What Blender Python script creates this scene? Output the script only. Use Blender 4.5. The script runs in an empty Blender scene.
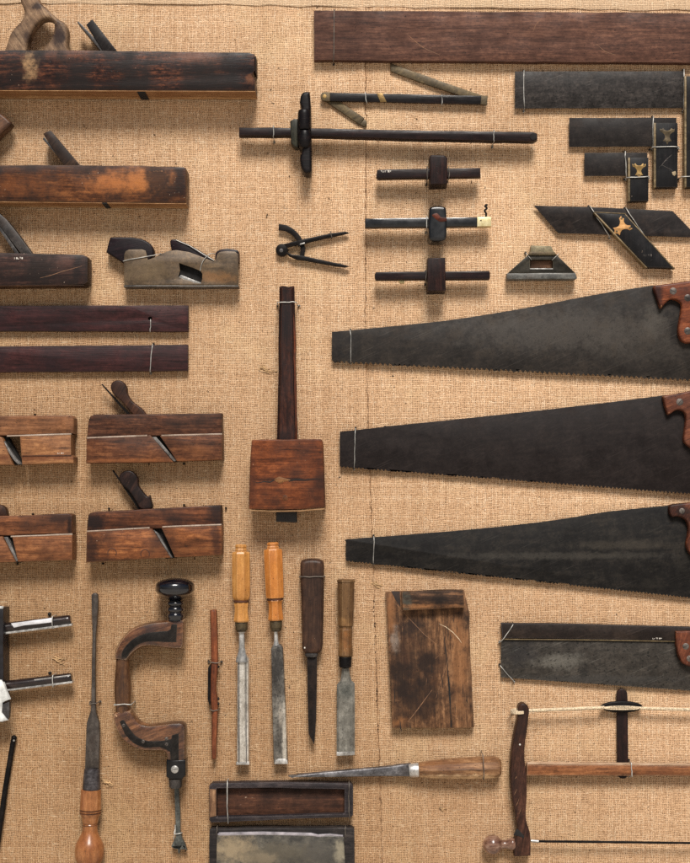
import bpy, bmesh, math, random
from mathutils import Vector, Matrix
from mathutils.geometry import tessellate_polygon

random.seed(7)
scene = bpy.context.scene
COL = scene.collection

# ------------------------------------------------------------------ layout
# The tools hang on an upright burlap board (the plane y = 0, facing -y).
# Sizes were measured off the photograph in its own units (1 unit = 2 mm on the board).
U = 0.002
D = 2.9                      # camera distance from the board
CX, CY = 360.0, 500.0        # point of the board straight in front of the lens
ZC = 1.02                    # lens height above the ground


def W(px, py, h=0.0):
    """point at height h mm above the board seen at board measure (px, py)"""
    h *= 0.001
    k = (D - h) / D
    return Vector(((px - CX) * U * k, -h, ZC + (CY - py) * U * k))


# ------------------------------------------------------------------ mesh builder
class MB:
    def __init__(self):
        self.v = []
        self.f = []

    def _add(self, verts, faces):
        o = len(self.v)
        self.v += [Vector(p) for p in verts]
        self.f += [tuple(i + o for i in f) for f in faces]

    def prism(self, pts, h0, h1, b=0.5, holes=(), rough=0.15, seg=2, step=14.0):
        """outline pts as seen on the front face, from h0 to h1 mm, rounded front edge b"""
        loops = []
        for n, lp in enumerate([pts] + list(holes)):
            q = []
            m = len(lp)
            for i in range(m):
                a, c = lp[i], lp[(i + 1) % m]
                L = math.hypot(c[0] - a[0], c[1] - a[1])
                q.append((a[0], a[1]))
                if rough > 0 and L > step * 1.5:
                    k = int(L / step)
                    nx, ny = -(c[1] - a[1]) / L, (c[0] - a[0]) / L
                    for j in range(1, k):
                        t = j / k
                        d = random.gauss(0, rough)
                        q.append((a[0] + (c[0] - a[0]) * t + nx * d, a[1] + (c[1] - a[1]) * t + ny * d))
            w = [W(x, y, h1) for x, y in q]
            p = [Vector((c.x, c.z)) for c in w]
            area = sum(p[i].x * p[(i + 1) % len(p)].y - p[(i + 1) % len(p)].x * p[i].y for i in range(len(p)))
            if (area > 0) != (n == 0):
                p.reverse()
            loops.append(p)
        B = b * U
        hz0, hz1 = h0 * 0.001, h1 * 0.001
        B = min(B, (hz1 - hz0) * 0.9)
        prof = [(0.0, hz0)]
        for i in range(seg + 1):
            a = math.pi / 2 * i / seg
            prof.append((B * (1 - math.cos(a)), hz1 - B + B * math.sin(a)))
        caploops = []
        offs = []
        for p in loops:
            m = len(p)
            nrm = []
            for i in range(m):
                e1 = (p[i] - p[i - 1])
                e2 = (p[(i + 1) % m] - p[i])
                if e1.length < 1e-9 or e2.length < 1e-9:
                    nrm.append(Vector((0, 0)))
                    continue
                e1.normalize()
                e2.normalize()
                n1, n2 = Vector((-e1.y, e1.x)), Vector((-e2.y, e2.x))
                s = n1 + n2
                dd = 1 + n1.dot(n2)
                nrm.append(s / max(dd, 0.35))
            rings = []
            for ins, hh in prof:
                rings.append([(p[i].x + nrm[i].x * ins, -hh, p[i].y + nrm[i].y * ins) for i in range(m)])
            o = len(self.v)
            for r in rings:
                self.v += [Vector(c) for c in r]
            for k in range(len(rings) - 1):
                for i in range(m):
                    j = (i + 1) % m
                    self.f.append((o + k * m + i, o + k * m + j, o + (k + 1) * m + j, o + (k + 1) * m + i))
            caploops.append((o + (len(rings) - 1) * m, o, m))
        for which in (0, 1):
            polys = []
            idx = []
            for top, bot, m in caploops:
                s = top if which == 0 else bot
                polys.append([Vector((self.v[s + i].x, self.v[s + i].z, 0)) for i in range(m)])
                idx += [s + i for i in range(m)]
            for t in tessellate_polygon(polys):
                self.f.append(tuple(idx[i] for i in t))
        return self

    def box(self, x0, y0, x1, y1, h0, h1, b=0.5, rough=0.12):
        return self.prism([(x0, y0), (x1, y0), (x1, y1), (x0, y1)], h0, h1, b, rough=rough)

    def wtube(self, pts, radii, n=8, flat=1.0, caps=True):
        """tube through world points, radii in metres"""
        pts = [Vector(p) for p in pts]
        m = len(pts)
        if not hasattr(radii, '__len__'):
            radii = [radii] * m
        up = Vector((0, -1, 0))
        t0 = (pts[1] - pts[0]).normalized()
        if abs(t0.dot(up)) > 0.95:
            up = Vector((1, 0, 0.3)).normalized()
        rings = []
        for i in range(m):
            if i == 0:
                t = pts[1] - pts[0]
            elif i == m - 1:
                t = pts[-1] - pts[-2]
            else:
                t = (pts[i + 1] - pts[i]).normalized() + (pts[i] - pts[i - 1]).normalized()
            if t.length < 1e-9:
                t = pts[i] - pts[i - 1]
            t.normalize()
            up = up - t * up.dot(t)
            if up.length < 1e-6:
                up = t.orthogonal()
            up.normalize()
            s = t.cross(up)
            r = radii[i]
            rings.append([pts[i] + (s * math.cos(2 * math.pi * (k + .5) / n) + up * flat * math.sin(2 * math.pi * (k + .5) / n)) * r for k in range(n)])
        fs = []
        for i in range(m - 1):
            for k in range(n):
                j = (k + 1) % n
                fs.append((i * n + k, i * n + j, (i + 1) * n + j, (i + 1) * n + k))
        if caps:
            fs.append(tuple(range(n)))
            fs.append(tuple((m - 1) * n + k for k in range(n)))
        self._add([p for r in rings for p in r], fs)
        return self

    def tube(self, pts, radii, n=8, flat=1.0):
        """pts (px,py,h mm), radii in units"""
        if not hasattr(radii, '__len__'):
            radii = [radii] * len(pts)
        return self.wtube([W(*p) for p in pts], [r * U for r in radii], n, flat)

    def lathe(self, p0, p1, h, prof, n=28, flat=1.0, phase=0.5):
        """solid turned about the line p0 -> p1 lying h mm above the board; prof = (distance, radius)"""
        a, b = W(p0[0], p0[1], h), W(p1[0], p1[1], h)
        L = math.hypot(p1[0] - p0[0], p1[1] - p0[1])
        t = (b - a).normalized()
        per = (b - a).length / L
        up = Vector((0, -1, 0))
        s = t.cross(up)
        vs, fs = [], []
        m = len(prof)
        for d, r in prof:
            c = a + t * d * per
            for k in range(n):
                an = 2 * math.pi * (k + phase) / n
                vs.append(c + (s * math.cos(an) + up * flat * math.sin(an)) * r * per)
        for i in range(m - 1):
            for k in range(n):
                j = (k + 1) % n
                fs.append((i * n + k, i * n + j, (i + 1) * n + j, (i + 1) * n + k))
        fs.append(tuple(range(n)))
        fs.append(tuple((m - 1) * n + k for k in range(n)))
        self._add(vs, fs)
        return self

    def ball(self, px, py, h, r, squash=1.0, n=12):
        c = W(px, py, h)
        vs, fs = [], []
        mm = n // 2
        for i in range(mm + 1):
            ph = math.pi * i / mm
            for k in range(n):
                an = 2 * math.pi * k / n
                vs.append(c + Vector((math.sin(ph) * math.cos(an), -math.cos(ph) * squash, math.sin(ph) * math.sin(an))) * r * U)
        for i in range(mm):
            for k in range(n):
                j = (k + 1) % n
                fs.append((i * n + k, i * n + j, (i + 1) * n + j, (i + 1) * n + k))
        self._add(vs, fs)
        return self

    def disc(self, px, py, r, h0, h1, b=0.3, n=18):
        return self.prism([(px + r * math.cos(2 * math.pi * k / n), py + r * math.sin(2 * math.pi * k / n)) for k in range(n)], h0, h1, b, rough=0)

    def build(self, name, mat, parent=None, angle=38):
        me = bpy.data.meshes.new(name)
        off = Vector((0, 0, 0))
        p = parent
        root = None
        while p is not None:
            root = p
            p = p.parent
        if root is not None:
            off = root.location
        bm = bmesh.new()
        vs = [bm.verts.new(v - off) for v in self.v]
        for f in self.f:
            if len(set(f)) > 2:
                try:
                    bm.faces.new([vs[i] for i in f])
                except ValueError:
                    pass
        bmesh.ops.remove_doubles(bm, verts=bm.verts, dist=1e-6)
        bmesh.ops.recalc_face_normals(bm, faces=bm.faces)
        bm.to_mesh(me)
        bm.free()
        me.polygons.foreach_set('use_smooth', [True] * len(me.polygons))
        me.set_sharp_from_angle(angle=math.radians(angle))
        me.materials.append(mat)
        o = bpy.data.objects.new(name, me)
        COL.objects.link(o)
        o.parent = parent
        return o


def thing(name, label, cat, px, py, group=None):
    o = bpy.data.objects.new(name, None)
    COL.objects.link(o)
    o.empty_display_size = 0.02
    o.location = W(px, py, 0)
    o['label'] = label
    o['category'] = cat
    if group:
        o['group'] = group
    return o


def arc(cx, cy, rx, ry, a0, a1, n):
    return [(cx + rx * math.cos(math.radians(a0 + (a1 - a0) * i / n)), cy + ry * math.sin(math.radians(a0 + (a1 - a0) * i / n))) for i in range(n + 1)]


def smooth(pts, n=4, closed=False):
    """Catmull-Rom through pts"""
    out = []
    m = len(pts)
    rng = m if closed else m - 1
    for i in range(rng):
        if closed:
            p0, p1, p2, p3 = pts[i - 1], pts[i], pts[(i + 1) % m], pts[(i + 2) % m]
        else:
            p0, p1, p2, p3 = pts[max(i - 1, 0)], pts[i], pts[i + 1], pts[min(i + 2, m - 1)]
        for j in range(n):
            t = j / n
            out.append(tuple(0.5 * (2 * p1[k] + (p2[k] - p0[k]) * t + (2 * p0[k] - 5 * p1[k] + 4 * p2[k] - p3[k]) * t * t + (3 * p1[k] - p0[k] - 3 * p2[k] + p3[k]) * t ** 3) for k in range(len(p1))))
    if not closed:
        out.append(tuple(pts[-1]))
    return out


def sprof(prof, n=4):
    return smooth(prof, n)


# ------------------------------------------------------------------ material helpers
def lin(c):
    def f(u):
        u /= 255.0
        return u / 12.92 if u <= 0.04045 else ((u + 0.055) / 1.055) ** 2.4
    return (f(c[0]), f(c[1]), f(c[2]), 1.0)


class NT:
    def __init__(self, name):
        self.m = bpy.data.materials.new(name)
        self.m.use_nodes = True
        self.t = self.m.node_tree
        self.t.nodes.clear()
        self.out = self.t.nodes.new('ShaderNodeOutputMaterial')
        self.b = self.t.nodes.new('ShaderNodeBsdfPrincipled')
        self.t.links.new(self.b.outputs[0], self.out.inputs[0])

    def n(self, ty):
        return self.t.nodes.new(ty)

    def put(self, sock, val):
        if val is None:
            return
        if isinstance(val, bpy.types.NodeSocket):
            self.t.links.new(val, sock)
        else:
            if hasattr(sock.default_value, '__len__') and not hasattr(val, '__len__'):
                val = [val] * len(sock.default_value)
            sock.default_value = val

    def set(self, name, val):
        self.put(self.b.inputs[name], val)

    def coord(self):
        return self.n('ShaderNodeTexCoord').outputs['Object']

    def vm(self, op, a, b=None):
        k = self.n('ShaderNodeVectorMath')
        k.operation = op
        self.put(k.inputs[0], a)
        if b is not None:
            self.put(k.inputs[1], b)
        return k.outputs['Value'] if op in ('DOT_PRODUCT', 'LENGTH', 'DISTANCE') else k.outputs[0]

    def rot(self, v, ang):
        k = self.n('ShaderNodeVectorRotate')
        k.rotation_type = 'AXIS_ANGLE'
        self.put(k.inputs['Vector'], v)
        k.inputs['Axis'].default_value = (0, 1, 0)
        k.inputs['Angle'].default_value = ang
        return k.outputs[0]

    def noise(self, v, scale=1.0, detail=4.0, rough=0.55, dist=0.0, col=False):
        k = self.n('ShaderNodeTexNoise')
        self.put(k.inputs['Vector'], v)
        k.inputs['Scale'].default_value = scale
        k.inputs['Detail'].default_value = detail
        k.inputs['Roughness'].default_value = rough
        k.inputs['Distortion'].default_value = dist
        return k.outputs['Color' if col else 'Fac']

    def white(self, v):
        k = self.n('ShaderNodeTexWhiteNoise')
        k.noise_dimensions = '3D'
        self.put(k.inputs['Vector'], v)
        return k.outputs['Value']

    def vor(self, v, scale=1.0, rnd=1.0):
        k = self.n('ShaderNodeTexVoronoi')
        self.put(k.inputs['Vector'], v)
        k.inputs['Scale'].default_value = scale
        k.inputs['Randomness'].default_value = rnd
        return k.outputs['Distance']

    def math(self, op, a, b=None, c=None, clamp=False):
        k = self.n('ShaderNodeMath')
        k.operation = op
        k.use_clamp = clamp
        self.put(k.inputs[0], a)
        if b is not None:
            self.put(k.inputs[1], b)
        if c is not None:
            self.put(k.inputs[2], c)
        return k.outputs[0]

    def step(self, x, lo, hi, a=0.0, b=1.0):
        k = self.n('ShaderNodeMapRange')
        k.interpolation_type = 'SMOOTHSTEP'
        self.put(k.inputs[0], x)
        k.inputs[1].default_value = lo
        k.inputs[2].default_value = hi
        k.inputs[3].default_value = a
        k.inputs[4].default_value = b
        return k.outputs[0]

    def mix(self, fac, a, b, mode='MIX'):
        k = self.n('ShaderNodeMix')
        k.data_type = 'RGBA'
        k.blend_type = mode
        self.put(k.inputs[0], fac)
        self.put(k.inputs[6], a)
        self.put(k.inputs[7], b)
        return k.outputs[2]

    def ramp(self, fac, stops):
        k = self.n('ShaderNodeValToRGB')
        e = k.color_ramp.elements
        while len(e) < len(stops):
            e.new(0.5)
        for el, (p, c) in zip(e, stops):
            el.position = p
            el.color = c
        self.put(k.inputs[0], fac)
        return k.outputs[0]

    def sep(self, v):
        k = self.n('ShaderNodeSeparateXYZ')
        self.put(k.inputs[0], v)
        return k.outputs

    def comb(self, x, y, z):
        k = self.n('ShaderNodeCombineXYZ')
        self.put(k.inputs[0], x)
        self.put(k.inputs[1], y)
        self.put(k.inputs[2], z)
        return k.outputs[0]

    def bump(self, h, strength=0.3, dist=0.001):
        k = self.n('ShaderNodeBump')
        k.inputs['Strength'].default_value = strength
        k.inputs['Distance'].default_value = dist
        self.put(k.inputs['Height'], h)
        self.t.links.new(k.outputs[0], self.b.inputs['Normal'])

    def edges(self, radius=0.003):
        bv = self.n('ShaderNodeBevel')
        bv.samples = 4
        bv.inputs['Radius'].default_value = radius
        g = self.n('ShaderNodeNewGeometry')
        d = self.vm('DOT_PRODUCT', bv.outputs[0], g.outputs['Normal'])
        return self.math('SUBTRACT', 1.0, d, clamp=True)


def patches(N, c, v, plist, root, seed):
    """worn, stained or facet-shaded areas: (px, py, rx, ry, colour, strength) on the thing's face"""
    for i, (px, py, rx, ry, colr, st) in enumerate(plist):
        ctr = W(px, py, 20) - (root.location if root else Vector())
        q = N.vm('SUBTRACT', v, (ctr.x, 0.0, ctr.z))
        q = N.vm('MULTIPLY', q, (1 / (rx * U), 0.0, 1 / (ry * U)))
        d = N.vm('LENGTH', q)
        ns = N.noise(N.vm('ADD', v, (seed * .31 + i, 0, 0)), 60.0, 7, 0.75)
        d = N.math('ADD', d, N.math('MULTIPLY', N.math('SUBTRACT', ns, 0.5), 2.5))
        f = N.step(d, 0.3, 1.3, st, 0.0)
        c = N.mix(f, c, lin(colr))
    return c


_seed = [0]


def wood(name, dark, mid, light, ang=0.0, blotch=0.5, blotch_col=(22, 14, 12), wear=None, wear_amt=0.6, rough=0.44,
         grain=1.0, speck=0.0, speck_col=(215, 190, 165), pl=(), root=None, coat=0.0, contrast=1.0, spec=0.2, grime=0.65, pore=0.5):
    _seed[0] += 1
    s = _seed[0]
    N = NT(name)
    v0 = N.coord()
    v = N.rot(N.vm('ADD', v0, (s * 1.37, s * 0.71, s * 2.11)), math.radians(ang))
    g = grain
    warp = N.noise(N.vm('MULTIPLY', v, (4, 10, 14)), 1, 3, 0.5, col=True)
    vw = N.vm('ADD', v, N.vm('MULTIPLY', warp, (0.0, 0.012, 0.02)))
    n1 = N.noise(N.vm('MULTIPLY', vw, (7 * g, 95 * g, 110 * g)), 1, 6, 0.64)
    n2 = N.noise(N.vm('MULTIPLY', vw, (22 * g, 380 * g, 420 * g)), 1, 3, 0.6)
    n3 = N.noise(v, 16, 6, 0.62)
    n4 = N.noise(v, 5.5, 4, 0.55)
    n5 = N.noise(N.vm('MULTIPLY', vw, (62 * g, 100 * g, 125 * g)), 1, 6, 0.76)
    f = N.math('ADD', N.math('MULTIPLY', n1, 0.38), N.math('ADD', N.math('MULTIPLY', n2, 0.20), N.math('MULTIPLY', n5, 0.42)))
    hw = 0.135 / contrast
    c = N.ramp(f, [(0.5 - hw, lin([u * .62 for u in dark])), (0.5, lin([u * .88 for u in mid])), (0.5 + hw, lin(light))])
    c = patches(N, c, v0, pl, root, s)
    bl = N.math('MULTIPLY', N.step(N.math('ADD', N.math('MULTIPLY', n3, .5), N.math('ADD', N.math('MULTIPLY', n4, .3), N.math('MULTIPLY', n5, .2))), 0.46, 0.58), min(1.0, blotch * 1.25))
    c = N.mix(bl, c, lin(blotch_col))
    pores = N.step(n2, 0.28, 0.40, pore, 0.0)
    c = N.mix(pores, c, lin([u * 0.35 for u in dark]))
    pits = N.step(N.noise(v, 260, 2, 0.5), 0.69, 0.74, 0.0, 0.8)
    c = N.mix(pits, c, (0.006, 0.004, 0.003, 1))
    if speck > 0:
        sp = N.math('MULTIPLY', N.step(N.noise(N.vm('ADD', v, (9, 3, 1)), 210, 3, 0.6), 0.74 - 0.1 * speck, 0.78 - 0.1 * speck, 0, 0.85),
                    N.step(N.noise(v, 14, 2), 0.45, 0.6))
        c = N.mix(sp, c, lin(speck_col))
    if grime > 0 or wear:
        e = N.edges(0.0065)
        nz = N.math('SUBTRACT', N.noise(v, 55, 5, 0.72), 0.5)
        if grime > 0:
            gr = N.step(N.math('ADD', e, N.math('MULTIPLY', nz, 0.16)), 0.004, 0.11, 0.0, grime)
            c = N.mix(gr, c, lin([min(u, w * .75) for u, w in zip(blotch_col, dark)]))
        if wear:
            c = N.mix(N.step(N.math('ADD', e, N.math('MULTIPLY', nz, 0.5)), 0.14, 0.28, 0.0, wear_amt), c, lin(wear))
    fine = N.noise(v, 850, 3, 0.7)
    c = N.mix(1.0, c, N.ramp(fine, [(0.3, (0.72, 0.72, 0.72, 1)), (0.72, (1.25, 1.25, 1.25, 1))]), 'MULTIPLY')
    N.set('Base Color', c)
    N.set('Roughness', N.step(n3, 0.3, 0.7, rough - 0.1, rough + 0.16))
    N.set('Specular IOR Level', spec)
    if coat:
        N.set('Coat Weight', coat)
        N.set('Coat Roughness', 0.18)
    N.bump(N.math('ADD', N.math('MULTIPLY', n2, 0.6), N.math('ADD', n3, N.math('MULTIPLY', pits, -0.7))), 0.35, 0.0012)
    return N.m


def steel(name, dark, mid, light, ang=0.0, rough=0.45, metal=0.1, rust=0.0, rust_col=(70, 48, 34), wear=None, wear_amt=0.5,
          pl=(), root=None, pits=0.5, scale=1.0):
    _seed[0] += 1
    s = _seed[0]
    N = NT(name)
    v0 = N.coord()
    v = N.rot(N.vm('ADD', v0, (s * 1.13, s * 0.57, s * 1.91)), math.radians(ang))
    n1 = N.noise(v, 22 * scale, 8, 0.68)
    n2 = N.noise(N.vm('MULTIPLY', v, (14, 80, 160)), scale, 5, 0.6)
    n3 = N.noise(v, 240, 3, 0.6)
    n5 = N.noise(v, 85 * scale, 5, 0.7, 0.4)
    f = N.math('ADD', N.math('MULTIPLY', n1, 0.36), N.math('ADD', N.math('MULTIPLY', n2, 0.22), N.math('ADD', N.math('MULTIPLY', n3, 0.12), N.math('MULTIPLY', n5, 0.30))))
    kk = 0.62 if metal < 0.2 else 1.0
    wm = (kk * 1.03, kk * .97, kk * .94) if metal < 0.2 else (1.0, 1.0, 1.0)
    c = N.ramp(f, [(0.38, lin([u * q for u, q in zip(dark, wm)])), (0.5, lin([u * q for u, q in zip(mid, wm)])), (0.62, lin([u * q for u, q in zip(light, wm)]))])
    c = patches(N, c, v0, pl, root, s)
    if rust > 0:
        r = N.step(N.noise(N.vm('ADD', v, (5, 1, 8)), 30, 6, 0.65), 0.5, 0.63, 0, rust)
        c = N.mix(r, c, lin(rust_col))
    if pits > 0:
        p = N.step(N.noise(N.vm('ADD', v, (2, 7, 4)), 150, 4, 0.7), 0.575, 0.645, 0.0, pits)
        c = N.mix(p, c, lin([u * 0.45 for u in dark]))
        sc = N.step(N.noise(N.vm('MULTIPLY', N.rot(v, 0.35), (14, 300, 800)), 1, 2), 0.62, 0.72, 0, 0.16)
        c = N.mix(sc, c, lin([min(255, u * 1.25 + 8) for u in light]))
    if wear:
        e = N.edges(0.002)
        e = N.math('ADD', e, N.math('MULTIPLY', N.math('SUBTRACT', n1, 0.5), 0.25))
        c = N.mix(N.step(e, 0.05, 0.2, 0.0, wear_amt), c, lin(wear))
    fine = N.noise(v, 700, 4, 0.75)
    c = N.mix(1.0, c, N.ramp(fine, [(0.32, (0.7, 0.7, 0.7, 1)), (0.7, (1.28, 1.28, 1.28, 1))]), 'MULTIPLY')
    N.set('Base Color', c)
    N.set('Metallic', metal)
    N.set('Specular IOR Level', 0.14 if metal < .2 else .5)
    N.set('Roughness', N.step(n1, 0.3, 0.7, rough - 0.08, rough + 0.2))
    N.bump(N.math('ADD', n1, N.math('MULTIPLY', n3, 0.4)), 0.22, 0.0008)
    return N.m


def plain(name, colr, rough=0.5, metal=0.0, var=0.35, scale=60, coat=0.0):
    _seed[0] += 1
    N = NT(name)
    v = N.vm('ADD', N.coord(), (_seed[0] * 1.7, 0, 0))
    n = N.noise(v, scale, 5, 0.6)
    c = N.ramp(n, [(0.3, lin([u * (1 - var) for u in colr])), (0.7, lin([min(255, u * (1 + var * .5)) for u in colr]))])
    N.set('Base Color', c)
    N.set('Roughness', N.step(n, 0.3, 0.7, max(0.05, rough - 0.08), rough + 0.12))
    N.set('Metallic', metal)
    if coat:
        N.set('Coat Weight', coat)
        N.set('Coat Roughness', 0.1)
    N.bump(n, 0.15, 0.0006)
    return N.m


def burlap(name, pitch=0.0036, pale=0.0):
    N = NT(name)
    v = N.coord()
    dn = N.noise(v, 16, 3, 0.5, col=True)
    dn2 = N.noise(v, 130, 2, 0.5, col=True)
    vv = N.vm('ADD', v, N.vm('MULTIPLY', N.vm('SUBTRACT', dn, (.5, .5, .5)), (0.012, 0.0, 0.012)))
    vv = N.vm('ADD', vv, N.vm('MULTIPLY', N.vm('SUBTRACT', dn2, (.5, .5, .5)), (0.0028, 0.0, 0.0028)))
    s = N.sep(vv)
    u = N.math('DIVIDE', s[0], pitch)
    w = N.math('DIVIDE', s[2], pitch * 0.96)
    su = N.math('SINE', N.math('MULTIPLY', u, math.pi))
    sw = N.math('SINE', N.math('MULTIPLY', w, math.pi))
    iu, iw = N.math('FLOOR', u), N.math('FLOOR', w)
    over = N.math('MULTIPLY', su, sw)
    # threads differ in thickness and colour, and along their own length
    ru = N.white(N.comb(iu, 3.3, 1.7))
    rw = N.white(N.comb(1.9, iw, 5.1))
    lu = N.noise(N.comb(N.math('MULTIPLY', iu, 5.37), N.math('MULTIPLY', s[2], 62.0), 2.0), 1.0, 5, 0.75)
    lw = N.noise(N.comb(N.math('MULTIPLY', s[0], 62.0), N.math('MULTIPLY', iw, 4.91), 9.0), 1.0, 5, 0.75)
    pu = N.math('POWER', N.math('ABSOLUTE', su), N.math('ADD', 0.7, N.math('MULTIPLY', lu, 1.6)))
    pw = N.math('POWER', N.math('ABSOLUTE', sw), N.math('ADD', 0.7, N.math('MULTIPLY', lw, 1.6)))
    hu = N.math('MULTIPLY', pu, N.math('ADD', 0.62, N.math('MULTIPLY', over, 0.38)))
    hw = N.math('MULTIPLY', pw, N.math('SUBTRACT', 0.62, N.math('MULTIPLY', over, 0.38)))
    h = N.math('MAXIMUM', hu, hw)
    sel = N.step(N.math('SUBTRACT', hu, hw), -0.12, 0.12)
    tu = N.math('ADD', N.math('MULTIPLY', ru, 0.17), N.math('MULTIPLY', lu, 0.83))
    tw = N.math('ADD', N.math('MULTIPLY', rw, 0.12), N.math('MULTIPLY', lw, 0.88))
    k = N.n('ShaderNodeMix')
    N.put(k.inputs[0], sel)
    N.put(k.inputs[2], tw)
    N.put(k.inputs[3], tu)
    t = k.outputs[0]
    fib = N.noise(v, 700, 2, 0.6)
    t = N.math('ADD', t, N.math('MULTIPLY', N.math('SUBTRACT', fib, 0.5), 0.5))
    c = N.ramp(t, [(0.2, lin((BUR[0]))), (0.5, lin(BUR[1])), (0.8, lin(BUR[2]))])
    big = N.noise(v, 3.2, 5, 0.6)
    c = N.mix(N.step(big, 0.42, 0.68, 0.0, 0.30), c, lin((140, 100, 62)))
    c = N.mix(N.step(N.noise(N.vm('ADD', v, (4, 0, 7)), 7, 5, 0.65), 0.5, 0.7, 0, 0.30), c, lin((238, 208, 164)))
    gn = N.noise(v, 230, 5, 0.75)
    gap = N.step(N.math('ADD', h, N.math('MULTIPLY', N.math('SUBTRACT', gn, 0.44), 1.5)), 0.08, 0.66, 0.88, 0.0)
    c = N.mix(gap, c, lin((80, 54, 32)))
    # light falloff painted into the cloth, darker towards its lower left
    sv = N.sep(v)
    falloff = N.math('ADD', N.math('MULTIPLY', sv[0], 0.42), N.math('MULTIPLY', N.math('SUBTRACT', sv[2], 1.15), 0.36))
    c = N.mix(N.step(N.math('ADD', falloff, N.math('MULTIPLY', N.math('SUBTRACT', big, .5), .5)), -0.46, 0.26, 0.95, 0.0), c, (0.55, 0.50, 0.43, 1), 'MULTIPLY')
    # dark seed husks and old tack holes
    hs = N.step(N.noise(N.vm('ADD', v, (31, 2, 3)), 110, 2, 0.5), 0.725, 0.76, 0.0, 0.85)
    c = N.mix(hs, c, lin((38, 24, 14)))
    ps = N.step(N.noise(N.vm('MULTIPLY', N.vm('ADD', v, (1, 2, 13)), (40, 40, 210)), 1, 2, 0.5), 0.66, 0.74, 0.0, 0.22)
    c = N.mix(ps, c, lin((252, 232, 198)))
    ps = N.step(N.noise(N.vm('MULTIPLY', N.vm('ADD', v, (5, 2, 3)), (210, 40, 30)), 1, 2, 0.5), 0.66, 0.74, 0.0, 0.2)
    c = N.mix(ps, c, lin((252, 232, 198)))
    if pale:
        c = N.mix(pale, c, lin((232, 214, 184)))
    N.set('Base Color', c)
    N.set('Roughness', 0.9)
    N.set('Specular IOR Level', 0.15)
    N.bump(N.math('ADD', h, N.math('MULTIPLY', fib, 0.35)), 0.6, 0.0018)
    return N.m


BUR = [(154, 117, 86), (222, 182, 143), (252, 228, 197)]
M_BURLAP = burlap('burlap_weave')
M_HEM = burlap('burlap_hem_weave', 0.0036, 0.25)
M_WIRE = plain('galvanised_wire', (176, 173, 166), 0.38, 0.4, 0.3)
M_WIREDK = plain('rusty_wire', (104, 95, 86), 0.5, 0.4, 0.4)
M_NAIL = plain('black_tack', (22, 19, 17), 0.5, 0.4, 0.4)
M_BLACK = plain('shadowed_slot', (16, 12, 10), 0.85, 0, 0.4)
M_EBONY = wood('ebony', (10, 7, 9), (17, 12, 13), (32, 21, 20), 0, 0.3, (10, 8, 10), (74, 54, 46), 0.35, 0.36)
M_EBONYSHINE = plain('black_polished_wood', (8, 8, 11), 0.3, 0, 0.4, 40, coat=0.25)
M_ROSE = wood('rosewood', (17, 9, 11), (29, 16, 17), (48, 27, 25), 0, 0.4, (14, 9, 10), (96, 66, 54), 0.35, 0.42)
M_ROSEV = wood('rosewood_upright', (20, 11, 11), (34, 19, 18), (56, 32, 27), 90, 0.4, (14, 9, 10), (100, 70, 58), 0.4, 0.42)
M_BRASS = steel('tarnished_brass', (92, 72, 42), (140, 112, 66), (188, 156, 98), 0, 0.42, 0.6, 0.0, pits=0.3)
M_BRASSDK = steel('dull_brass', (48, 40, 28), (82, 69, 48), (118, 101, 70), 30, 0.5, 0.45, 0.0, pits=0.4)
M_BRASSMID = steel('aged_brass_edge', (66, 54, 36), (108, 91, 63), (150, 130, 94), 0, 0.42, 0.2, 0.0, pits=0.4)
M_BRASSBR = steel('bright_brass', (176, 158, 112), (216, 200, 152), (240, 230, 192), 0, 0.34, 0.5, pits=0.1)
M_IRONDK = steel('black_iron', (14, 12, 13), (24, 21, 21), (46, 41, 39), 0, 0.42, 0.12, 0.25, (48, 34, 26), (86, 80, 76), 0.4)
M_IRON = steel('grey_iron', (32, 30, 30), (54, 51, 50), (94, 89, 86), 60, 0.4, 0.3, 0.3, (52, 42, 36), (130, 126, 122), 0.4)
M_BRIGHT = steel('bright_edge_steel', (110, 107, 103), (170, 167, 162), (222, 219, 214), 60, 0.28, 0.6, 0.1, pits=0.25)
M_WHITE = plain('white_stamp_paint', (226, 216, 204), 0.6, 0, 0.3, 400)
M_SCRATCH = plain('bare_scratch', (122, 86, 58), 0.7, 0, 0.4, 200)
M_SCREW = steel('dull_screw', (48, 44, 42), (78, 72, 68), (120, 112, 104), 0, 0.4, 0.6, 0.2)


M_IRONMID = steel('mid_iron', (58, 55, 53), (96, 92, 89), (150, 145, 140), 60, 0.36, 0.3)


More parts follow.
